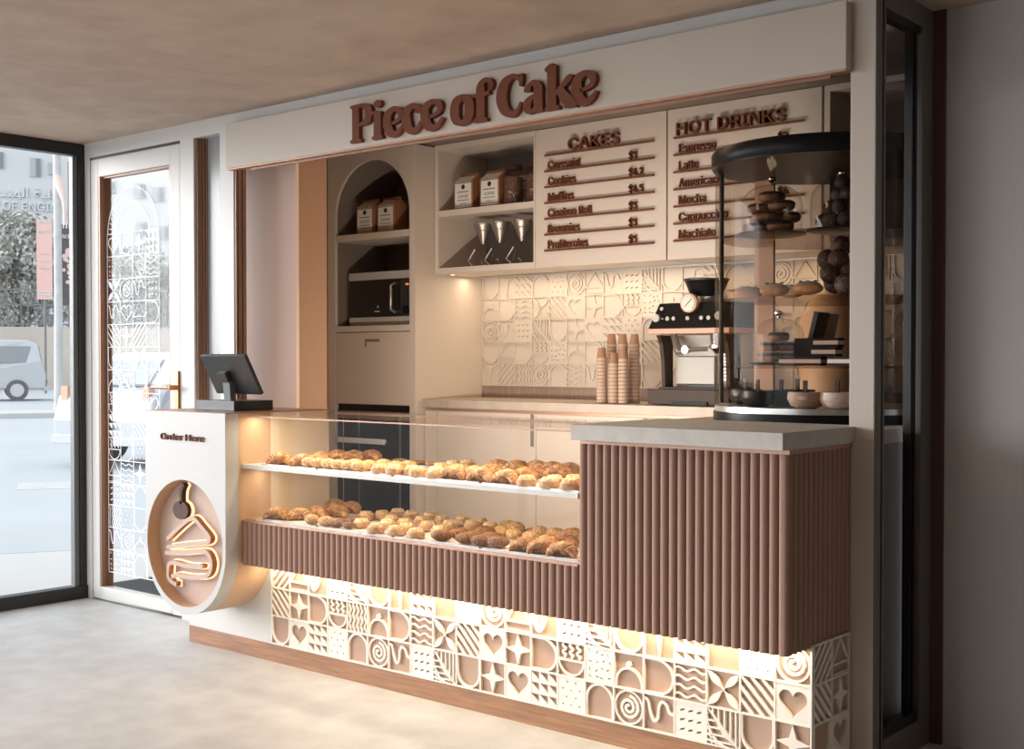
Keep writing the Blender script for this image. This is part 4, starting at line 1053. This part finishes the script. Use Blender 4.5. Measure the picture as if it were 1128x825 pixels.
# second shelf: eclairs and big truffles
z = SZ[1]+.0005
def eclair(x, y, z, rz, label):
    t = thing('eclair', label, 'eclair', (x, y, z), rz, 'iced eclairs on the second shelf')
    m = MB(); m.ball((0, 0, .024), .024, 16, 10, (2.6, 1.15, 1)); m.build('pastry', 'eclair', t, local=True)
    m = MB(); m.ball((0, 0, .034), .020, 16, 10, (2.7, 1.05, .9)); m.build('icing', 'cream_top', t, local=True)
    m = MB(); 
    for k in range(3): m.ball((-.03+.03*k, .0, .052), .006, 8, 6, (1.4, .8, .5))
    m.build('chocolate_shard', 'choc', t, local=True)
    return t
e1 = eclair(mp(853, 4.3), 4.30, z, .1, 'iced eclair at the front left of the second shelf')
dup(e1, (mp(890, 4.27), 4.27, z), .05, 'iced eclair in the middle of the second shelf, beside the truffle pile')
dup(e1, (mp(824, 4.42), 4.42, z), .3, 'iced eclair at the far left of the second shelf')
dup(e1, (mp(872, 4.45), 4.45, z), -.2, 'iced eclair behind the two front ones on the second shelf')
m = MB(); m.ball((0, 0, 0), .0395, 22, 14, jit=.025); tr = m.build('large_truffle', 'truffle'); gp = 'large dusted truffles on the second shelf'
tag(tr, 'large dusted truffle', 'truffle', gp)
bigs = [(919, 312, 4.40, 'rear one of the bottom row'), (931, 313, 4.28, 'front one of the bottom row'), (914.5, 301, 4.33, 'left one above the bottom row'), (934.5, 298, 4.36, 'the one against the column, half way up'),
        (911.5, 286, 4.42, 'the left one of the upper row'), (923.6, 285.5, 4.34, 'the front one of the upper row'), (926.7, 271.5, 4.40, 'topmost of the pile')]
for i, (px, py, Y, nm) in enumerate(bigs):
    L = at(px, py, 'y', Y); lb = 'large dusted chocolate truffle on the second shelf, '+nm
    if i == 0: tr.location = L; tr['label'] = lb
    else: dup(tr, L, i, lb)
# third shelf: dome with brownies, dark slices, tall boxes
z = SZ[2]+.0005
A = (mp(858, 4.40), 4.40)
cloche(A[0], A[1], z, .098, .215, 'smaller glass dome with round knob over brownies on the third shelf')
for i, (u, v, w) in enumerate([(-.046, -.004, 0), (.0, -.047, 0), (.046, .004, 0), (.0, .047, 0), (-.03, -.02, .040), (.03, .02, .040), (0, 0, .080)]):
    dup(d0, (A[0]+u, A[1]+v, z+.0125+w), i, 'chocolate iced donut in the third shelf dome, '+('bottom left', 'bottom front', 'bottom right', 'bottom rear', 'middle left', 'middle right', 'topmost')[i]+' one', 'iced donuts under the third shelf dome', (.8, .8, .95))
def slice_(x, y, z, rz, label):
    t = thing('cake_slice', label, 'cake', (x, y, z), rz, 'dark layered slices on the third shelf')
    m = MB(); m.box(-.05, .05, -.03, .03, 0, .009); m.box(-.05, .05, -.03, .03, .024, .034); m.build('chocolate_layer', 'choc', t, .001, local=True)
    m = MB(); m.box(-.048, .048, -.0285, .0285, .0092, .0238); m.build('cream_layer', 'creamfill', t, 0, local=True); return t
s1 = slice_(mp(875, 4.26), 4.26, z, 0, 'dark layered slice, bottom row nearest the dome')
dup(s1, (mp(895, 4.25), 4.25, z), 0, 'dark layered slice in the middle of the bottom row')
dup(s1, (mp(929, 4.25), 4.25, z), 0, 'dark layered slice at the end of the bottom row by the column')
dup(s1, (mp(911, 4.27), 4.27, z+.0345), 0, 'dark layered slice in the second tier')
dup(s1, (mp(913, 4.28), 4.28, z+.069), .05, 'dark layered slice on the top tier')
m = MB(); m.box(-.06, .06, -.05, .05, 0, .105); m = m.build('dark_box', 'choc', None, .003); m.location = (mp(896, 4.4), 4.41, z); tag(m, 'black chocolate block behind the layered slices', 'chocolate block')
m = MB(); m.prism([(-.02, 0), (.0, 0), (.055, .21), (.035, .215)], -.05, .05, lambda u, v, w: (u, w, v)); m = m.build('menu_card', 'black', None, .001); m.location = (mp(888, 4.55), 4.60, z); tag(m, 'slim black card leaning upright behind the slices', 'card')
m = MB(); m.prism([(-.03, 0), (.02, 0), (.07, .21), (.025, .215)], -.05, .05, lambda u, v, w: (u, w, v)); m = m.build('cream_card', 'creamfill', None, .001); m.location = (mp(902, 4.74), 4.74, z); tag(m, 'pale card leaning upright beside the black card', 'card')
# bottom deck: bowls with spoons
def bowl(x, y, z, mt, label, gp):
    t = thing('bowl', label, 'bowl', (x, y, z), 0, gp)
    m = MB(); m.lathe([(.035, 0), (.058, .012), (.070, .038), (.066, .062), (.062, .062), (.064, .040), (.05, .018), (0, .012)], (x, y, z), 28); m.build('body', mt, t)
    m = MB(); m.lathe([(0, .05), (.061, .05)], (x, y, z), 20); m.build('filling', 'choc', t)
    m = MB(); m.box(x-.01, x+.006, y-.006, y, z+.035, z+.105); m.build('spoon_handle', 'black', t); return t
w1 = bowl(mp(888.5, 4.26), 4.26, DK, 'bowl', 'speckled beige bowl with black handle at the front of the bottom deck', 'speckled bowls on the bottom deck')
dup(w1, (mp(924, 4.28), 4.28, DK), 0, 'speckled beige bowl beside the column on the bottom deck')
w2 = bowl(mp(822, 4.52), 4.52, DK, 'bowl_dark', 'dark bowl with black handle, farthest left on the bottom deck', 'dark bowls on the bottom deck')
dup(w2, (mp(836, 4.34), 4.34, DK), 0, 'dark bowl with black handle at the front left of the bottom deck')
dup(w2, (mp(862, 4.44), 4.44, DK), 0, 'dark bowl between the front left and the speckled bowl')
dup(w2, (mp(880, 4.57), 4.57, DK), 0, 'dark bowl behind the front speckled bowl')
m = MB(); m.lathe([(.13, 0), (.15, .02), (.15, .42), (.10, .52), (.06, .56)], (mp(918, 5.28), 5.28, HZ+.0005), 30)
tag(m.build('wooden_canister', 'tan'), 'tall warm wooden canister on the back worktop behind the merchandiser', 'canister')

# ================================================================== PASTRIES
def croissant():
    t = MB(); n = 64; P = []; rr = []
    for i in range(n+1):
        s = -1+2*i/n; a = s*1.35
        env = (1-abs(s)**1.8)**.8; q = abs(s)*4.6; fr = q-math.floor(q)
        r_ = .0035+.0275*env*(1.10-.20*fr if abs(s) > .1 else 1.06)
        P.append((.050*sin(a), -.046*(1-cos(a)), r_*.95)); rr.append(r_)
    t.tube(P, rr, 16); t.v = [(x, y, z*.86) for x, y, z in t.v]; return t
def bumpy(c, r, sc, jit, n=18, m=10): return MB().ball(c, r, n, m, sc, jit)
cr0 = croissant().build('croissant', 'croissant')
bn0 = bumpy((0, 0, .022), .024, (1.55, 1.05, .95), .03).build('seeded_bun', 'bun')
dk0 = bumpy((0, 0, .022), .023, (1.9, 1.05, .95), .04).build('seeded_roll', 'darkbun')
ck0 = bumpy((0, 0, .010), .036, (1.05, 1.05, .30), .02, 20).build('cookie', 'cookie')
def tart():
    t = thing('tart', 'x', 'tart')
    m = MB(); m.lathe([(.030, 0), (.036, .004), (.037, .02), (.034, .026), (0, .026)], (0, 0, 0), 18); m.build('crust', 'tart', t, local=True)
    m = MB(); rd = random.Random(3)
    m.ball((0, 0, .026), .030, 16, 8, (1, 1, .5), .05)
    for k in range(7): a = k*.9; m.ball((.018*cos(a), .018*sin(a), .032), .010, 8, 6, (1, 1, .8), .05)
    m.build('topping', 'tarttop', t, local=True); return t
tt0 = tart()
used = {}
PRO = {'c': (cr0, 'croissant', 'croissant'), 'b': (bn0, 'seeded golden bun', 'bun'), 'd': (dk0, 'dark seeded roll', 'bread roll'), 'k': (ck0, 'flat round cookie', 'cookie'), 't': (tt0, 'round topped tart', 'tart')}
UPZ, LOZ = .8985, .6585
ORD = ['first', 'second', 'third', 'fourth', 'fifth', 'sixth', 'seventh', 'eighth', 'ninth', 'tenth', '11th', '12th', '13th', '14th', '15th', '16th', '17th', '18th', '19th', '20th', '21st', '22nd', '23rd', '24th']
def place(kind, px, py, zs, where, grp, hgt, rz, sc=1):
    p = at(px, py, 'z', zs+hgt)
    y = min(max(p[1], YMIN[kind]), 3.84); x = p[0]+(y-p[1])*(p[0]/p[1]); x = min(max(x, -4.35), -2.635)
    QUEUE.append([kind, x, y, zs, where, grp, rz, sc])
YMIN = {'c': 3.458, 'b': 3.435, 'd': 3.445, 'k': 3.44, 't': 3.43}
RAD = {'c': .041, 'b': .031, 'd': .034, 'k': .037, 't': .037}
QUEUE = []
def settle():
    # nudge neighbours apart so that no two pastries run into each other
    for it in range(60):
        for i, a in enumerate(QUEUE):
            for b in QUEUE[i+1:]:
                if abs(a[3]-b[3]) > .01: continue
                dx, dy = b[1]-a[1], b[2]-a[2]; d = math.hypot(dx, dy) or .001; m_ = RAD[a[0]]*a[7]+RAD[b[0]]*b[7]
                if d < m_:
                    k = (m_-d)/2/d*.6; a[1] -= dx*k; a[2] -= dy*k; b[1] += dx*k; b[2] += dy*k
        for a in QUEUE: a[1] = min(max(a[1], -4.35), -2.635); a[2] = min(max(a[2], YMIN[a[0]]), 3.84)
    for kind, x, y, zs, where, grp, rz, sc in QUEUE:
        pr, nm, cat = PRO[kind]
        if kind not in used:
            pr.location = (x, y, zs); pr.rotation_euler.z = rz; used[kind] = 1; o = pr
        else: o = dup(pr, (x, y, zs), rz)
        o.scale = (sc,)*3
        tag(o, where, cat, grp)
def run(lst, zs, deck):
    for kind, grp, lab, pts, rzf in lst:
        h = {'c': .026, 'b': .022, 'd': .022, 'k': .012, 't': .02}[kind]
        pts = sorted(pts)
        for i, q in enumerate(pts): place(kind, q[0], q[1], zs, lab+', '+ORD[i]+' from the order desk', grp, h, rzf(i), 1.0 if len(q) < 4 else q[3])
rc_ = lambda a, s=.25: (lambda i: a+s*sin(i*2.3))
run([
 ('c', 'croissants beside the order desk, shelf', 'golden croissant in the desk-side row on the case shelf', [(309, 511), (334, 508), (354, 504.5), (373, 502), (391, 502.5), (408, 502)], rc_(.5)),
 ('b', 'seeded buns on the case shelf', 'golden seeded bun beside the croissants on the case shelf', [(346, 516), (362, 517), (379, 519), (396, 517), (372, 512), (390, 511.5), (407, 512.5), (356, 511.5), (423, 511.5), (437, 514), (450, 513)], rc_(.6)),
 ('k', 'cookies at the back of the case shelf', 'flat brown cookie at the back of the case shelf', [(440, 506), (459, 507.5), (478, 509)], rc_(0)),
 ('t', 'tarts in the middle of the case shelf', 'cream topped tart mid case shelf', [(418.5, 521), (437, 523), (451, 518), (464, 525), (472, 519.5), (486, 515), (500, 512), (514, 511), (481, 521.5), (495, 519), (508, 516)], rc_(0)),
 ('c', 'croissants at the fluted cabinet end, shelf', 'golden croissant in the cabinet-side batch on the shelf', [(500, 526), (521, 520.5), (532, 528), (541, 519), (555, 513.5), (559, 526.5), (573, 514), (579, 522.5), (592, 513), (597, 519), (612, 519.5), (627, 517), (603, 512)], rc_(.3)),
 ('t', 'tarts by the fluted cabinet, shelf', 'topped tart in the shelf corner by the fluted cabinet', [(580, 533.5), (605, 534.5), (628, 538.5), (612, 529), (631, 528.5)], rc_(0)),
], UPZ, 'shelf')
run([
 ('c', 'croissants beside the order desk, lower deck', 'croissant in the desk-side batch on the lower deck', [(305.5, 569), (331, 566), (350, 564), (371, 563), (387, 558.5), (369, 556)], rc_(.5)),
 ('d', 'small brown rolls on the lower deck', 'small dark roll before the lower deck croissants', [(377, 573, 0, .7), (392, 570, 0, .7), (384, 581, 0, .7), (371, 578, 0, .7)], rc_(.4)),
 ('b', 'pale buns on the lower deck', 'pale bun at the front of the lower deck', [(344, 575), (360, 578)], rc_(.2)),
 ('t', 'tarts across the lower deck', 'round topped tart in the middle of the lower deck', [(398, 576), (414, 582), (420, 567), (431, 572), (436, 584), (438, 562), (453, 567), (474, 567), (427, 577), (446, 576), (458, 587), (465, 573), (471, 579), (484, 584), (487, 573), (496, 578), (509, 571), (529, 573), (520, 578), (404, 568), (448, 581), (540, 580)], rc_(0)),
 ('d', 'dark seeded rolls on the lower deck', 'dark seeded long roll at the lower deck front', [(487, 592), (507, 588), (513, 596), (531, 599), (524, 590), (541, 592), (549, 597), (535, 585)], rc_(.5)),
 ('b', 'light buns on the lower deck', 'light golden bun in the cabinet-side lower deck batch', [(552, 585), (566, 588), (575, 581), (597, 585), (614, 587), (585, 591), (560, 579)], rc_(.2)),
 ('k', 'cookies on the lower deck', 'flat cookie at the back of the lower deck', [(584, 576.5), (606, 578.5), (627, 581)], rc_(0)),
 ('c', 'croissants at the fluted cabinet end, lower deck', 'croissant in the cabinet-side batch on the lower deck', [(580, 602), (604, 597), (621, 593), (621, 606.5), (632, 589), (598, 608)], rc_(.3)),
], LOZ, 'deck')
settle()
# trays with baking paper
def tray(x0, x1, z, label, gp):
    t = thing('tray', label, 'tray', ((x0+x1)/2, 3.64, z), 0, gp)
    m = MB(); m.box(x0, x1, 3.412, 3.862, z, z+.0012); m.box(x0, x1, 3.409, 3.4125, z, z+.006); m.box(x0, x1, 3.862, 3.865, z, z+.006); m.build('pan', 'steel', t)
    bx('baking_paper', 'paper', x0+.012, x1-.012, 3.425, 3.85, z+.0013, z+.0022, t); return t
for z, dk in ((.8955, 'case shelf'), (.6555, 'lower deck')):
    for a, b, nm in ((-4.33, -3.97, 'nearest the order desk'), (-3.955, -3.52, 'second from the order desk'), (-3.505, -3.06, 'third from the order desk'), (-3.045, -2.60, 'nearest the fluted cabinet')):
        tray(a, b, z, 'thin steel tray with baking paper on the '+dk+', '+nm, 'trays on the '+dk)

# ================================================================== STREET
AZ = R(61); ED = Vector((-sin(AZ), cos(AZ), 0)); EL = Vector((cos(AZ), sin(AZ), 0))
def ex_(px, py, dep):
    d = _ray(px, py); t = dep/d.dot(ED); p = d*t; return p.dot(EL), CAMZ+p[2]
def XF(l, dd, z): p = EL*l+ED*dd; return (p[0], p[1], z)
T = lambda u, v, w: XF(u, v, w)
GZ = -.02
g = MB(); g.box(-60, 75, 9.5, 130, GZ-.1, GZ, T); struct(g.build('ground_street', 'asphalt'))
g = MB(); g.add([(-60, -25, GZ-.002), (WINX-.13, -25, GZ-.002), (WINX-.13, 3.9, GZ-.002), (-5.8, 3.9, GZ-.002), (-5.8, 60, GZ-.002), (-60, 60, GZ-.002)], [(0, 1, 2, 3, 4, 5)]); struct(g.build('ground_pavement', 'curb'))
g = MB(); g.box(-6.75, -5.72, 3.9, 4.75, -.018, -.004); tag(g.build('doormat', 'mat_black'), 'black doormat just outside the glass door', 'doormat')
_, z = ex_(30, 452, 35); g = MB(); g.box(-60, 60, 31.5, 33.6, GZ, GZ+.12, T); struct(g.build('kerb_street', 'curb'))
g = MB(); g.box(-40, 60, 62, 62.5, GZ, 2.9, T); struct(g.build('wall_street', 'street_wall'))
g = MB()
for z in (3.0, 3.9, 4.6): g.box(-40, 60, 62.2, 62.28, z, z+.07, T)
for i in range(330): g.box(-40+i*.3, -39.95+i*.3, 62.22, 62.27, 2.9, 4.65, T)
tag(g.build('iron_fence', 'fence'), 'dark iron fence on top of the sandstone street wall', 'fence')
# building
BD = 100
bu = thing('office_building', 'pale rendered building across the street with small dark windows', 'building', XF(0, BD, GZ))
g = MB(); g.box(-60, 80, BD, BD+12, GZ, 34, T); g.build('facade', 'ext_wall', bu)
for x0, y0, x1, y1 in ((-6, 167, 4, 186), (33, 174, 45, 195), (53, 179, 64, 193), (147, 202, 161, 219), (168, 206, 181, 223), (150, 245, 163, 260), (176, 249, 186, 264), (118, 200, 128, 214), (226, 215, 238, 232)):
    a, za = ex_(x0, y0, BD); b, zb = ex_(x1, y1, BD)
    g = MB(); g.box(a, b, BD-.12, BD+.02, zb, za, T); wn = g.build('window', 'ext_win2', bu)
    g = MB(); g.box(a+(b-a)*.55, b-.05, BD-.16, BD-.121, zb+.05, za-.05, T); g.build('open_pane', 'ext_win', wn)
g = MB(); TB = lambda u, v, w: XF(u, BD-w, v)
a, z1 = ex_(-8, 222, BD); b, _ = ex_(32, 222, BD)
text(g, 'FACULTY OF ENGINEERING', ex_(-60, 222, BD)[0], ex_(0, 225, BD)[1]-.4, 1.2, TB, .15, width=ex_(110, 222, BD)[0]-ex_(-60, 222, BD)[0])
ar = '\uFEDC\uFEE0\uFEF4\uFE94 \uFE8D\uFEDF\uFEEC\uFEE8\uFEAA\uFEB3\uFEF4\uFE94'[::-1]
text(g, ar, ex_(-30, 205, BD)[0], ex_(0, 212, BD)[1]-.3, 1.7, TB, .15, width=ex_(66, 205, BD)[0]-ex_(-30, 205, BD)[0], fnt='NotoSansArabic-VariableFont_wdth,wght.woff2')
g.build('building_lettering', 'faintletters', bu)
# trees
def tree(l, dd, zb, h, rad, n, leafsz, label, seed, squash=1.0):
    t = thing('street_tree', label, 'tree', XF(l, dd, GZ), 0, 'trees along the street')
    m = MB(); b = Vector(XF(l, dd, GZ)); rd = random.Random(seed)
    m.tube([b, b+Vector((.1, .05, zb*.6)), b+Vector((0, .2, zb+rad*.3))], [.22, .17, .10], 10)
    for k in range(9):
        a = rd.uniform(0, 6.28); m.tube([b+Vector((0, .1, zb*.7)), b+Vector((cos(a)*rad*.5, sin(a)*rad*.5, zb+rad*rd.uniform(.1, .9)))], [.09, .03], 6)
    m.build('trunk', 'trunk', t)
    m = MB(); cl = [(Vector((rd.uniform(-1, 1)*rad*.75, rd.uniform(-1, 1)*rad*.6, rd.uniform(-.8, .9)*rad*squash)), rd.uniform(.25, .45)*rad) for _ in range(26)]
    for i in range(n):
        c, r = cl[i % len(cl)]; v = Vector((rd.gauss(0, 1), rd.gauss(0, 1), rd.gauss(0, 1))).normalized()*r*rd.uniform(.5, 1)
        p = b+Vector((0, 0, zb+rad*squash))+c+v; u = Vector((rd.gauss(0, 1), rd.gauss(0, 1), rd.gauss(0, 1))).normalized()*leafsz; w = u.orthogonal().normalized()*leafsz*.5
        m.add([p-u, p+w, p+u, p-w], [(0, 1, 2, 3)])
    m.build('leaves', 'leaf', t)
la, za = ex_(12, 235, 70); tree(la, 70, 3.0, 9, 2.9, 9000, .17, 'dusty green street tree beyond the fence, seen through the window', 3)
la, _ = ex_(44, 260, 76); tree(la, 76, 4.2, 9, 2.1, 3500, .16, 'thin tree beyond the fence behind the red banner', 5)
la, _ = ex_(172, 330, 72); tree(la, 72, 2.4, 7, 2.5, 5000, .16, 'street tree seen through the glass door', 8)
la, _ = ex_(128, 350, 84); tree(la, 84, 2.4, 7, 1.7, 2500, .18, 'low tree seen through the patterned door glass', 9)
# lamp pole, thin pole
l, _ = ex_(65, 452, 33.6)
pt = thing('street_pole', 'thick grey street pole standing at the kerb', 'pole', XF(l, 33.6, GZ+.12))
m = MB(); p = Vector(XF(l, 33.6, 0)); m.tube([p+Vector((0, 0, GZ+.121)), p+Vector((0, 0, 3)), p+Vector((-.05, 0, 9))], [.12, .10, .09], 14); m.build('shaft', 'polegrey', pt)
m = MB(); q = Vector(XF(l, 33.35, ex_(60, 205, 33.6)[1])); m.tube([q+Vector((-.05, 0, .25)), q+Vector((0, .05, 0)), q+Vector((.12, .1, -.4)), q+Vector((.14, .1, -1.0))], [.08, .11, .05, .03], 10); m.build('cable_bundle', 'creamfill', pt)
l, _ = ex_(78, 330, 66); m = MB(); p = Vector(XF(l, 66, 0)); m.tube([p+Vector((0, 0, GZ)), p+Vector((0, 0, ex_(76, 178, 66)[1]))], .13, 8)
m.tube([Vector(XF(l-.9, 66, 11.8)), Vector(XF(l+.9, 66, 11.8))], .06, 6); tag(m.build('utility_pole', 'trunk'), 'thin dark utility pole behind the black banner', 'pole')
# banners
def banner(x0, y0, x1, y1, dep, mt, label):
    a, za = ex_(x0, y0, dep); b, zb = ex_(x1, y1, dep)
    t = thing('banner', label, 'banner', XF((a+b)/2, dep, zb)); Tq = lambda u, v, w: XF(u, dep-w, v)
    m = MB(); m.box(a, b, zb, za, -.04, 0, Tq); m.build('cloth', mt, t)
    m = MB(); cx = (a+b)/2; w = b-a; h = za-zb
    text(m, 'KFC', cx, za-h*.17, w*.36, Tq, .02, width=w*.8, center=True, off=.02)
    for i in range(5): m.box(a+w*(.12+.16*i), a+w*(.2+.16*i), za-h*.05, za, 0, .02, Tq)
    if mt == 'banner':
        for k, s_ in enumerate(('\uFEE3\uFEC4\uFECC\uFEE2'[::-1], '\uFEAD\uFEF3\uFEB2'[::-1], '\uFEB3\uFEE0\uFEEE\uFE94'[::-1])):
            text(m, s_, cx, za-h*(.44+.09*k), w*.32, Tq, .02, width=w*.6, center=True, fnt='NotoSansArabic-VariableFont_wdth,wght.woff2')
        m.box(a+w*.1, a+w*.9, zb+h*.05, zb+h*.065, 0, .02, Tq); m.box(a+w*.1, a+w*.9, zb+h*.09, zb+h*.105, 0, .02, Tq)
    m.build('banner_print', 'banner_white', t)
    if mt != 'banner':
        m = MB(); rd = random.Random(2)
        for i in range(26): m.prism(circ(rd.uniform(a+w*.15, b-w*.15), zb+h*rd.uniform(.22, .68), w*rd.uniform(.08, .16), 9), .0, .02+i*.001, Tq)
        m.build('food_picture', 'creamfill', t)
    m = MB(); m.tube([Vector(XF((a+b)/2+w*.02, dep+.12, GZ)), Vector(XF((a+b)/2+w*.02, dep+.12, za))], .05, 6); m.build('banner_post', 'fence', t)
banner(40, 241, 58, 330, 55, 'banner', 'pale red vertical KFC banner left of the thick pole')
banner(66.5, 247, 88, 336, 56, 'banner2', 'black KFC banner with food picture right of the thick pole')
# cars
def car(l, dd, ang, sc, label, van=False):
    t = thing('car', label, 'car', XF(l, dd, GZ), 0)
    F = Vector(XF(cos(ang), sin(ang), 0)); N = Vector(XF(-sin(ang), cos(ang), 0)); O = Vector(XF(l, dd, GZ))
    Q = lambda x, y, z: tuple(O+F*x*sc+N*y*sc+Vector((0, 0, z*sc)))
    if van: body = [(-2.1, .35), (-2.12, .8), (-2.0, 1.2), (-1.9, 1.72), (-1.6, 1.84), (.5, 1.84), (1.1, 1.25), (1.95, 1.0), (2.1, .7), (2.1, .35)]; win = [(-1.75, 1.15), (-1.7, 1.65), (.4, 1.65), (.85, 1.15)]
    else: body = [(-2.15, .3), (-2.18, .6), (-2.08, .92), (-1.95, 1.0), (-1.55, 1.42), (-1.1, 1.48), (.1, 1.46), (.9, 1.0), (1.9, .85), (2.1, .6), (2.1, .3)]; win = [(-1.45, 1.02), (-1.15, 1.38), (0, 1.38), (.6, 1.0)]
    secs = [(-.84, .95, 0), (-.86, 1, 0), (-.62 if not van else -.76, 1, 1), (.62 if not van else .76, 1, 1), (.86, 1, 0), (.84, .95, 0)]
    m = MB(); W2 = .86
    def yof(z): return W2-.0*z if z < 1.0 else W2-(z-1.0)*.35
    n = len(body); vs = [Q(x, -yof(z), z) for x, z in body]+[Q(x, yof(z), z) for x, z in body]
    m.add(vs, [(i, (i+1) % n, n+(i+1) % n, n+i) for i in range(n)]+[tuple(range(n))[::-1], tuple(range(n, 2*n))]); bo = m.build('body', 'carwhite', t, .05, seg=3)
    for sgn in (-1, 1):
        m = MB(); k = len(win); vs = [Q(x, sgn*(yof(z)+.012), z) for x, z in win]+[Q(x, sgn*(yof(z)-.03), z) for x, z in win]
        m.add(vs, [(0, 1, 2, 3), (4, 5, 6, 7)]+[(i, (i+1) % 4, 4+(i+1) % 4, 4+i) for i in range(4)]); m.build('side_window', 'carglass', t)
    m = MB(); (xa, za_), (xb, zb_) = ((-2.0, 1.2), (-1.9, 1.68)) if van else ((-1.93, 1.05), (-1.6, 1.38))
    m.add([Q(xa-.02, -.6, za_), Q(xa-.02, .6, za_), Q(xb-.03, .55, zb_), Q(xb-.03, -.55, zb_), Q(xa+.02, -.6, za_), Q(xa+.02, .6, za_), Q(xb+.02, .55, zb_), Q(xb+.02, -.55, zb_)], [(0, 1, 2, 3), (4, 5, 6, 7), (0, 1, 5, 4), (2, 3, 7, 6), (1, 2, 6, 5), (0, 3, 7, 4)]); m.build('rear_window', 'carglass', t)
    for x in (-1.3, 1.3):
        for sgn in (-1, 1):
            w0 = Vector(Q(x, sgn*.72, .32)); w1 = Vector(Q(x, sgn*.89, .32)); m = MB(); m.tube([w0, w1], .32*sc, 22); wh = m.build('wheel', 'tyre', t)
            m = MB(); m.tube([w1, w1+(w1-w0)*.08], .20*sc, 16); m.build('hub_cap', 'rim', wh)
    m = MB()
    for sgn in (-1, 1):
        m.box(-2.10, -2.0, sgn*.72-.06, sgn*.72+.06, .80, 1.04, Q)
    m.build('tail_light', 'taillight', t)
    m = MB(); m.box(-2.215, -2.19, -.26, .26, .5, .62, Q); m.build('number_plate', 'banner_white', t)
    m = MB(); m.box(-2.2, -2.05, -.84, .84, .3, .42, Q); m.build('bumper', 'carwhite', t, .01)
    return t
l, _ = ex_(-33, 430, 46); car(l, 46, pi+.05, 1.12, 'white van parked along the street wall', True)
l, _ = ex_(60, 470, 17.2); car(l+2.19, 17.9, .7, 1.0, 'white car close to the shop, half hidden by the window frame')
l0, _ = ex_(30, 522, 14.6); m = MB(); m.box(l0-.1, l0+1.0, 14.1, 14.9, GZ, GZ+.004, T); tag(m.build('ground_patch', 'polegrey'), 'grey drain lying on the paving', 'patch')  # flat grey patch lying on the ground
